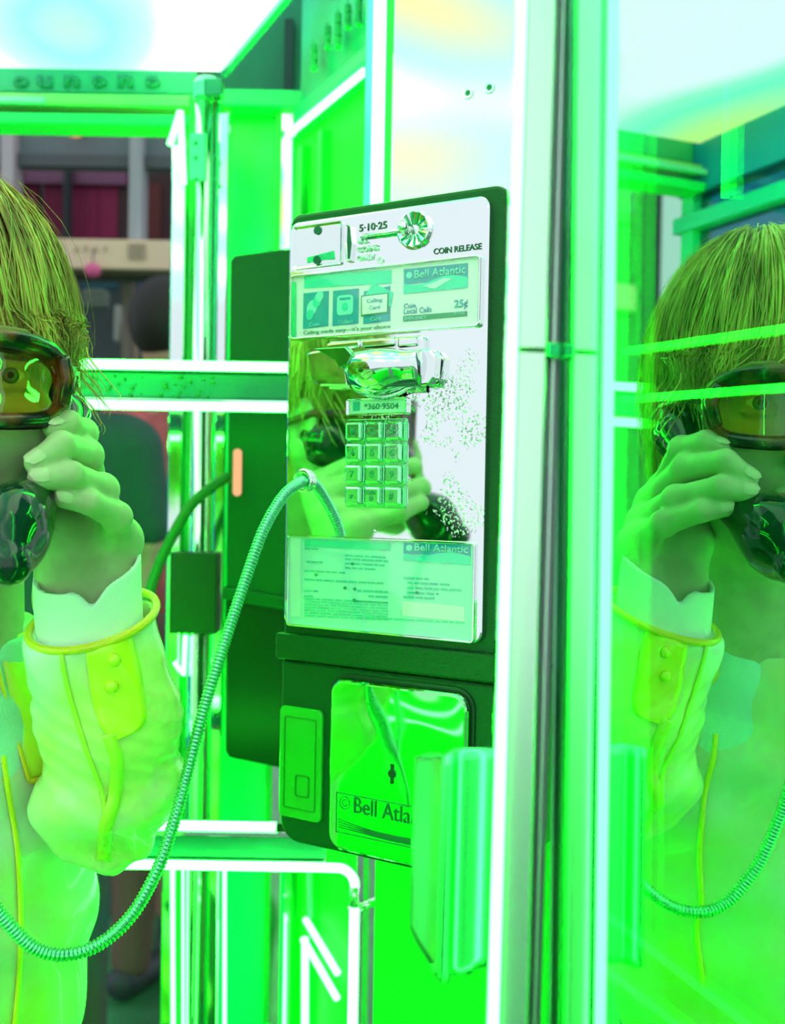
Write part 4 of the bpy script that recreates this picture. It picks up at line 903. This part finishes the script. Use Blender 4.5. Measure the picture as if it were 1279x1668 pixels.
for (a, b) in zip(curve_pts([(x, y, 0) for x, y in L_], 5), curve_pts([(x, y, 0) for x, y in R_], 5)): rows.append([(a.x+(b.x-a.x)*t, a.y+(b.y-a.y)*t) for t in [i/8 for i in range(9)]])
drape('sleeve_tab', rows, bs, YEL2, slo)
strip('sleeve_strap', [(176, 1196), (190, 1240), (186, 1300), (172, 1350), (168, 1402)], 22, bs, mat('strap_yellow', (.62, .90, .05), .3, coat=.5), slo)
strip('sleeve_seam', [(96, 1040), (110, 1120), (140, 1220), (168, 1300), (172, 1380)], 7, bs, mat('strap_yellow', (.62, .90, .05), .3, coat=.5), slo, lift=.001)
for cx, cy in ((186, 1075), (182, 1118)): 
    d = ray(cx, cy).normalized(); h_ = bs.ray_cast(C, d, 3.0)
    if h_[0]: clothpart(M().lathe([(.0045, 0), (.0040, -.0025), (.0015, -.0036)], tuple(h_[0]-d*.0022), 'y', 16), 'snap_button', YEL2, slo, smooth=True)
# pocket and piping on the coat's front, left of the sleeve
drape('chest_pocket', [[(a+(b-a)*t, y0+(y1-y0)*0) for t in (0, .25, .5, .75, 1)] for (y0, y1, a, b) in [(1045+i*28, 0, -2-0*i+i*5.5, 62+i*4.2) for i in range(9)]], bj, mat('pocket_yellow', (.70, .90, .05), .3, coat=.5), jo)
strip('piping', [(-12, 1052), (20, 1044), (58, 1026)], 11, bj, ORG, jo, lift=.003)
strip('piping', [(-6, 1075), (12, 1150), (32, 1220), (48, 1274)], 6, bj, ORG, jo, lift=.003); strip('piping', [(48, 1273), (92, 1264)], 8, bj, ORG, jo, lift=.003)
strip('piping', [(-2, 1180), (12, 1280), (28, 1380), (34, 1480), (32, 1580), (22, 1700)], 8, bj, YEL, jo, lift=.003)
# trousers and shoes (below the frame)
ts = SDF((T.x-.25, T.y-.22, FZ+.06), (T.x+.25, T.y+.22, T.z-.46), .011)
ts.ell(BL(0, 0, -.58)+SH*.06, (.125, .095, .13), .03, BA)
def BF(a, b, z_): q = BL(a, b, 0)+SH*.04; return Vector((q.x, q.y, FZ+z_))
for s in (-1, 1): ts.cap(BL(s*.065, 0, -.62)+SH*.06, BF(s*.10, .02, .40), .075, .062, .03); ts.cap(BF(s*.10, .02, .40), BF(s*.11, 0, .09), .062, .055, .02)
to_ = ts.obj('trousers', mat('trousers', (.03, .10, .07), .8)); attach(to_)
for s in (-1, 1):
    c_ = BF(s*.11, .05, 0); fs = SDF((c_.x-.16, c_.y-.16, FZ-.01), (c_.x+.16, c_.y+.16, FZ+.13), .006)
    fs.cap(BF(s*.11, -.03, .045), BF(s*.12, .15, .032), .045, .034, .02); fs.cap(BF(s*.11, -.03, .05), BF(s*.11, -.03, .10), .042, .046, .02)
    fs.d = np.maximum(fs.d, FZ-fs.Z); o = fs.obj('shoe', mat('shoe', (.6, .6, .58), .6)); attach(o)

# ---- goggles
gg = thing('goggles', 'dark angular goggles with amber lenses on the caller', 'goggles', tuple(HL(0, .10, 0)))
def gpart(m_, name, mt, **k):
    m_.v = [tuple(HL(*v)) for v in m_.v]; return wpart(m_, name, mt, gg, **k)
TORT = mat('tortoise', (.006, .010, .006), .25, 0, col2=(.20, .05, .005), vscale=55, coat=.3)
AMB = glassy('amber_lens', .10, (1.0, .74, .22), .02)
for s in (-1, 1):
    def lens_pt(a, k=1.0, off=0.0):        # eight-sided outline, wrapped round the face
        n = 3.2; ca, sa = math.cos(a), math.sin(a); q = (abs(ca)**n+abs(sa)**n)**(-1/n); x_ = .0345+.0315*k*q*ca; z_ = -.006+.0245*k*q*sa*(1-.10*ca)
        return (s*x_, .112-.030*max(0, x_-.012)/.055*max(0, x_-.012)/.055-.0+off, z_)
    out = [lens_pt(2*math.pi*i/40) for i in range(40)]
    gpart(M().tube(out, [.0042+.0014*max(0, math.sin(2*math.pi*i/40)) for i in range(40)], 8, closed=True, flat=1.5), 'frame_rim', TORT, smooth=True)
    lv = [lens_pt(0, 0.0)]; lf = []
    for k in (.5, 1.0):
        lv += [lens_pt(2*math.pi*i/40, k) for i in range(40)]
    lv[0] = (s*.0345, .112-.030*(.0225/.055)**2, -.006)
    for i in range(40): j = (i+1) % 40; lf += [(0, 1+i, 1+j), (1+i, 41+i, 41+j, 1+j)]
    ln = gpart(M().add(lv, lf), 'lens', AMB, smooth=True)
    gpart(M().tube([(s*.066, .087, .004), (s*.076, .070, .006), (s*.086, .01, .004), (s*.089, -.02, -.006)], [.006, .005, .0035, .003], 8, flat=.5), 'temple', TORT, smooth=True)
    gpart(M().box((s*.0665-.001, .092, -.016), (s*.0665+.001, .0935, -.0135)), 'rivet', mat('rivet_orange', (.9, .35, .02), .3))
    gpart(M().tube([(s*.064, .100, .012), (s*.068, .092, .0), (s*.064, .098, -.018)], [.004, .0055, .004], 8), 'side_shield', TORT, smooth=True)
gpart(M().tube([(-.006, .111, .004), (0, .113, .006), (.006, .111, .004)], .0035, 8), 'bridge', TORT, smooth=True)

# ---- handset
hnd = thing('handset', 'glossy dark telephone handset held at ear and mouth', 'handset', tuple(HL(.08, .07, -.06)))
def loc(p): q = p-H; return np.array((q.dot(hx_), q.dot(hy_), q.z))
E2 = loc(P(116, 682, .765)); M2 = loc(P(34, 864, .648)); ax = (M2-E2)/np.linalg.norm(M2-E2); outd = np.array((.75, .55, -.2)); outd -= ax*outd.dot(ax); outd /= np.linalg.norm(outd); sdd = np.cross(ax, outd)
E_ = E2-outd*.022; Mo = M2-outd*.018
hh = SDF((-.03, -.05, -.17), (.17, .22, .06), .0022)
hh.cap(E2, M2, .0160, .0185, .014, flat=(tuple(outd), .85))
hh.ell(E_+outd*.010, (.027, .027, .017), .012, (ax, sdd, outd)); hh.ell(Mo+outd*.012, (.030, .029, .020), .014, (ax, sdd, outd))
hh.cap(E_+outd*.004, E_+outd*.010, .021, .021, .006, flat=(tuple(outd), .4))
hh.cap(Mo+ax*.02+outd*.012, Mo+ax*.034+outd*.020, .020, .013, .012)
hpp, hff = sdf_mesh(hh); hpp = hpp@R3+np.array(H[:])
HBL = mat('handset_black', (.002, .030, .016), .09, 0, coat=.25, bump=.10, bscale=28)
ho3 = M().add([tuple(v) for v in hpp.tolist()], hff).obj('handset_body', HBL, smooth=True); ho3.parent = hnd; ho3.matrix_parent_inverse = Matrix.Translation(-Vector(hnd.location))
cdk = P(9, 915, .628)
wpart(M().lathe([(.0105, 0), (.0095, -.002), (.002, -.0026)], (cdk.x, cdk.y, cdk.z), 'y', 24), 'end_cap', mat('cap_teal', (.08, .62, .50), .3, coat=.4), hnd, smooth=True)
wpart(M().lathe([(.0135, .004), (.0135, -.001), (.0112, -.001)], (cdk.x, cdk.y, cdk.z), 'y', 24), 'cap_ring', HBL, hnd, smooth=True)

# ================================================================== the street beyond the booth
Ys = 3.4
def bb(px0, py0, px1, py1, Y, th, name, m, parent=None, bevel=0):
    a = P(px0, py1, Y); b = P(px1, py0, Y); x0, x1 = sorted((a.x, b.x)); o = M().box((x0, Y, a.z), (x1, Y+th, b.z)).obj(name, m, None, bevel=bevel)
    if parent is not None: o.parent = parent; o.matrix_parent_inverse = Matrix.Translation(-Vector(parent.location))
    return o
sf = thing('shopfront', 'dim shopfront with crimson curtained windows and a cream sign band', 'shop', (P(130, 800, Ys).x, Ys, FZ))
bb(-500, 150, 700, 2000, Ys+.30, .1, 'wall', mat('shop_wall', (.07, .09, .09), .8), sf)
bb(-500, -250, 700, 150, Ys+.30, .1, 'wall', mat('shop_upper', (.14, .16, .18), .8), sf)
bb(-400, 200, 300, 262, Ys-.25, .05, 'soffit', mat('soffit', (.16, .19, .21), .8), sf)
bb(-400, 254, 300, 262, Ys-.27, .03, 'soffit_edge', mat('soffit_edge', (.09, .10, .11), .7), sf)
CR = mat('crimson', (.26, .012, .07), .7, var=.35, vscale=6, stretch=(1, 1, .1)); DB = mat('dark_brown', (.055, .02, .025), .7); MU = mat('mauve_glass', (.20, .06, .14), .3)
for x0, x1 in ((-300, -110), (-100, 12), (18, 62), (70, 102), (110, 160), (160, 192)):
    w_ = bb(x0, 290, x1, 388, Ys+.16, .03, 'curtain', CR, sf)
bb(-300, 262, 206, 292, Ys+.14, .02, 'window_glass', MU, sf)
bb(192, 262, 280, 390, Ys+.16, .03, 'curtain', DB, sf); bb(238, 300, 262, 388, Ys+.15, .02, 'curtain', mat('dark_red', (.12, .02, .02), .7), sf)
FR = mat('frame_dark', (.03, .045, .05), .5)
for x_ in (-105, 15, 106): bb(x_-4, 262, x_+4, 390, Ys+.08, .06, 'mullion', FR, sf)
bb(209, 205, 232, 390, Ys-.30, .08, 'column', mat('column_grey', (.42, .42, .46), .5, var=.2, vscale=30, stretch=(1, 1, .05)), sf)
bb(0, 205, 22, 390, Ys-.30, .08, 'column', mat('column_pale', (.50, .42, .46), .5), sf)
sg = bb(-400, 392, 330, 428, Ys-.36, .12, 'sign_band', mat('sign_cream', (.80, .60, .42), .7), sf, .004)
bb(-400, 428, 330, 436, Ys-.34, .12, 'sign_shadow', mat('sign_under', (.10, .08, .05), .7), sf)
for ch, cx in zip('ATAY', (127, 141, 157, 173)):
    p = P(cx-5, 413, Ys-.362); t_ = text('sign_letter', ch, mat('sign_ink', (.30, .20, .13), .7), sf, p.x, Ys-.366, p.z+.004, .014, .013, depth=.003); t_.matrix_parent_inverse = Matrix.Translation(-Vector(sf.location))
for i in range(3):
    for j in range(3): bb(208+i*10, 396+j*9, 216+i*10, 403+j*9, Ys-.368, .006, 'sign_mark', mat('sign_mark', (.45, .34, .24), .7), sf)
bb(225, 436, 330, 572, Ys+.05, .03, 'blue_panel', mat('blue_panel', (.01, .10, .28), .5), sf)
bb(130, 436, 190, 470, Ys+.05, .03, 'teal_panel', mat('teal_dull', (.02, .09, .12), .6), sf)
bb(194, 440, 214, 900, Ys-.2, .05, 'pole', mat('pole_brown', (.17, .14, .11), .6), sf)
bb(184, 495, 196, 556, Ys-.1, .04, 'rag', mat('rag_pale', (.45, .46, .42), .8), sf, .01)
bb(206, 520, 222, 590, Ys-.12, .04, 'rag', mat('rag_tan', (.42, .30, .18), .8), sf, .01)
bb(132, 470, 172, 500, Ys-.1, .06, 'box', mat('box_grey', (.20, .24, .20), .7), sf, .01)
bb(60, 1420, 330, 2000, Ys-.2, .05, 'lower_wall', mat('lower_tan', (.20, .16, .10), .8), sf)
lm = thing('wall_lamp', 'small warm lamp glowing on the grey soffit of the shopfront', 'lamp', tuple(P(122, 213, 3.08)))
c_ = P(122, 213, 3.08); wpart(M().lathe([(.008, .015), (.024, .010), (.028, 0), (.020, -.012), (.004, -.018)], tuple(c_), 'z', 16), 'bulb', emitter('warm_lamp', (1.0, .50, .22), 1.0), lm, smooth=True)
wpart(M().box((c_.x-.006, c_.y, c_.z+.008), (c_.x+.006, 3.15, c_.z+.018)), 'bracket', FR, lm)
kp_ = thing('pink_lantern', 'small pink lantern hanging under the cream sign band', 'lantern', tuple(P(150, 440, 3.0)))
c_ = P(151, 441, 3.0); wpart(M().lathe([(.004, .022), (.018, .016), (.024, 0), (.018, -.014), (.004, -.020)], tuple(c_), 'z', 16), 'shade', mat('pink', (.75, .12, .30), .5), kp_, smooth=True)
wpart(M().box((c_.x-.0015, c_.y-.0015, c_.z+.02), (c_.x+.0015, c_.y+.0015, c_.z+.06)), 'cord', FR, kp_)

def passer(name_label, x, y, yaw, skin, top, leg, hairc, height=1.70, sleeve=True, short=False):
    k = height/1.72; t = thing('person', name_label, 'person', (x, y, FZ))
    lx = Vector((math.cos(yaw), math.sin(yaw), 0)); fy = Vector((math.sin(yaw), -math.cos(yaw), 0))
    def L(a, b, c_): return Vector((x, y, FZ))+lx*a*k+fy*b*k+Vector((0, 0, c_*k))
    A = (tuple(lx), tuple(fy), (0, 0, 1)); box = lambda z0, z1, h: SDF((x-.36, y-.30, FZ+z0*k), (x+.36, y+.30, FZ+z1*k), h)
    def put(s_, n_, m_): o = s_.obj(n_, m_); o.parent = t; o.matrix_parent_inverse = Matrix.Translation(-Vector(t.location)); return o
    b = box(.78, 1.75, .010)
    b.ell(L(0, .0, 1.61), (.074*k, .095*k, .105*k), .02, A); b.ell(L(0, .05, 1.555), (.05*k, .05*k, .05*k), .02, A); b.cap(L(0, .10, 1.60), L(0, .115, 1.575), .009, .012, .01); b.cap(L(0, -.01, 1.56), L(0, -.02, 1.40), .052, .058, .03)
    b.cap(L(-.13, 0, 1.36), L(.13, 0, 1.36), .045, .045, .03); b.ell(L(0, 0, 1.15), (.13*k, .08*k, .25*k), .04, A)
    for s in (-1, 1): b.cap(L(s*.13, 0, 1.36), L(s*.21, .02, 1.20), .040, .038, .03); b.cap(L(s*.21, .02, 1.24 if short else 1.12), L(s*.20, .10, .90), .040, .028, .02); b.cap(L(s*.20, .10, .90), L(s*.195, .13, .82), .028, .022, .02)
    put(b, 'body', skin)
    c2_ = box(.86, 1.48, .010)
    c2_.ell(L(0, 0, 1.22), (.175*k, .115*k, .25*k), .04, A); c2_.ell(L(0, 0, 1.0), (.165*k, .12*k, .16*k), .04, A); c2_.cap(L(-.15, 0, 1.385), L(.15, 0, 1.385), .055, .055, .04)
    for s in (-1, 1): c2_.cap(L(s*.185, 0, 1.37), L(s*.215, .01, 1.23 if short else 1.13), .060, .050 if short else .046, .03)
    put(c2_, 'jacket', top)
    g = box(.06, .98, .012); g.ell(L(0, 0, .92), (.165*k, .12*k, .12*k), .03, A)
    for s in (-1, 1): g.cap(L(s*.085, 0, .88), L(s*.095, .03, .50), .085, .06, .03); g.cap(L(s*.095, .03, .50), L(s*.10, 0, .09), .06, .05, .02)
    put(g, 'trousers', leg)
    for s in (-1, 1):
        q = box(-.01, .13, .01); q.cap(L(s*.10, -.03, .045), L(s*.11, .15, .03), .042, .034, .02); q.d = np.maximum(q.d, FZ-q.Z); put(q, 'shoe', FR)
    q = box(1.45, 1.80, .008); q.ell(L(0, -.018, 1.635), (.086*k, .104*k, .105*k), .01, A); q.cap(L(0, .15, 1.55), L(0, .12, 1.62), .07, .05, .01, cut=True); put(q, 'hair', hairc)
    return t, L
SK2 = mat('skin_far', (.55, .34, .22), .6); HD = mat('hair_dark', (.015, .012, .010), .6)
xa = P(262, 700, 2.5); passer('dark-haired passer-by in a salmon pink jacket behind the chrome post', xa.x, 2.62, math.radians(155), SK2, mat('salmon', (.62, .14, .13), .7, var=.35, vscale=12), mat('dark_trouser', (.16, .10, .07), .8), HD, 1.78)
xb = P(50, 800, 1.98); t_b, Lb = passer('passer-by in a dark green top and teal trousers behind the raised hand', xb.x, 1.98, math.radians(200), SK2, mat('dark_green_top', (.02, .085, .065), .8), mat('teal_trouser', (.015, .09, .09), .8, col2=(.05, .07, .04), vscale=5), mat('hair_brown', (.10, .06, .03), .6), 1.70, short=True)
xc = P(262, 1500, 3.0); passer('passer-by in tan clothes low behind the lower rail', xc.x+.12, 3.05, math.radians(10), SK2, mat('tan_top', (.45, .28, .18), .8), mat('tan_trouser', (.34, .22, .13), .8, var=.3, vscale=10), HD, 1.62)
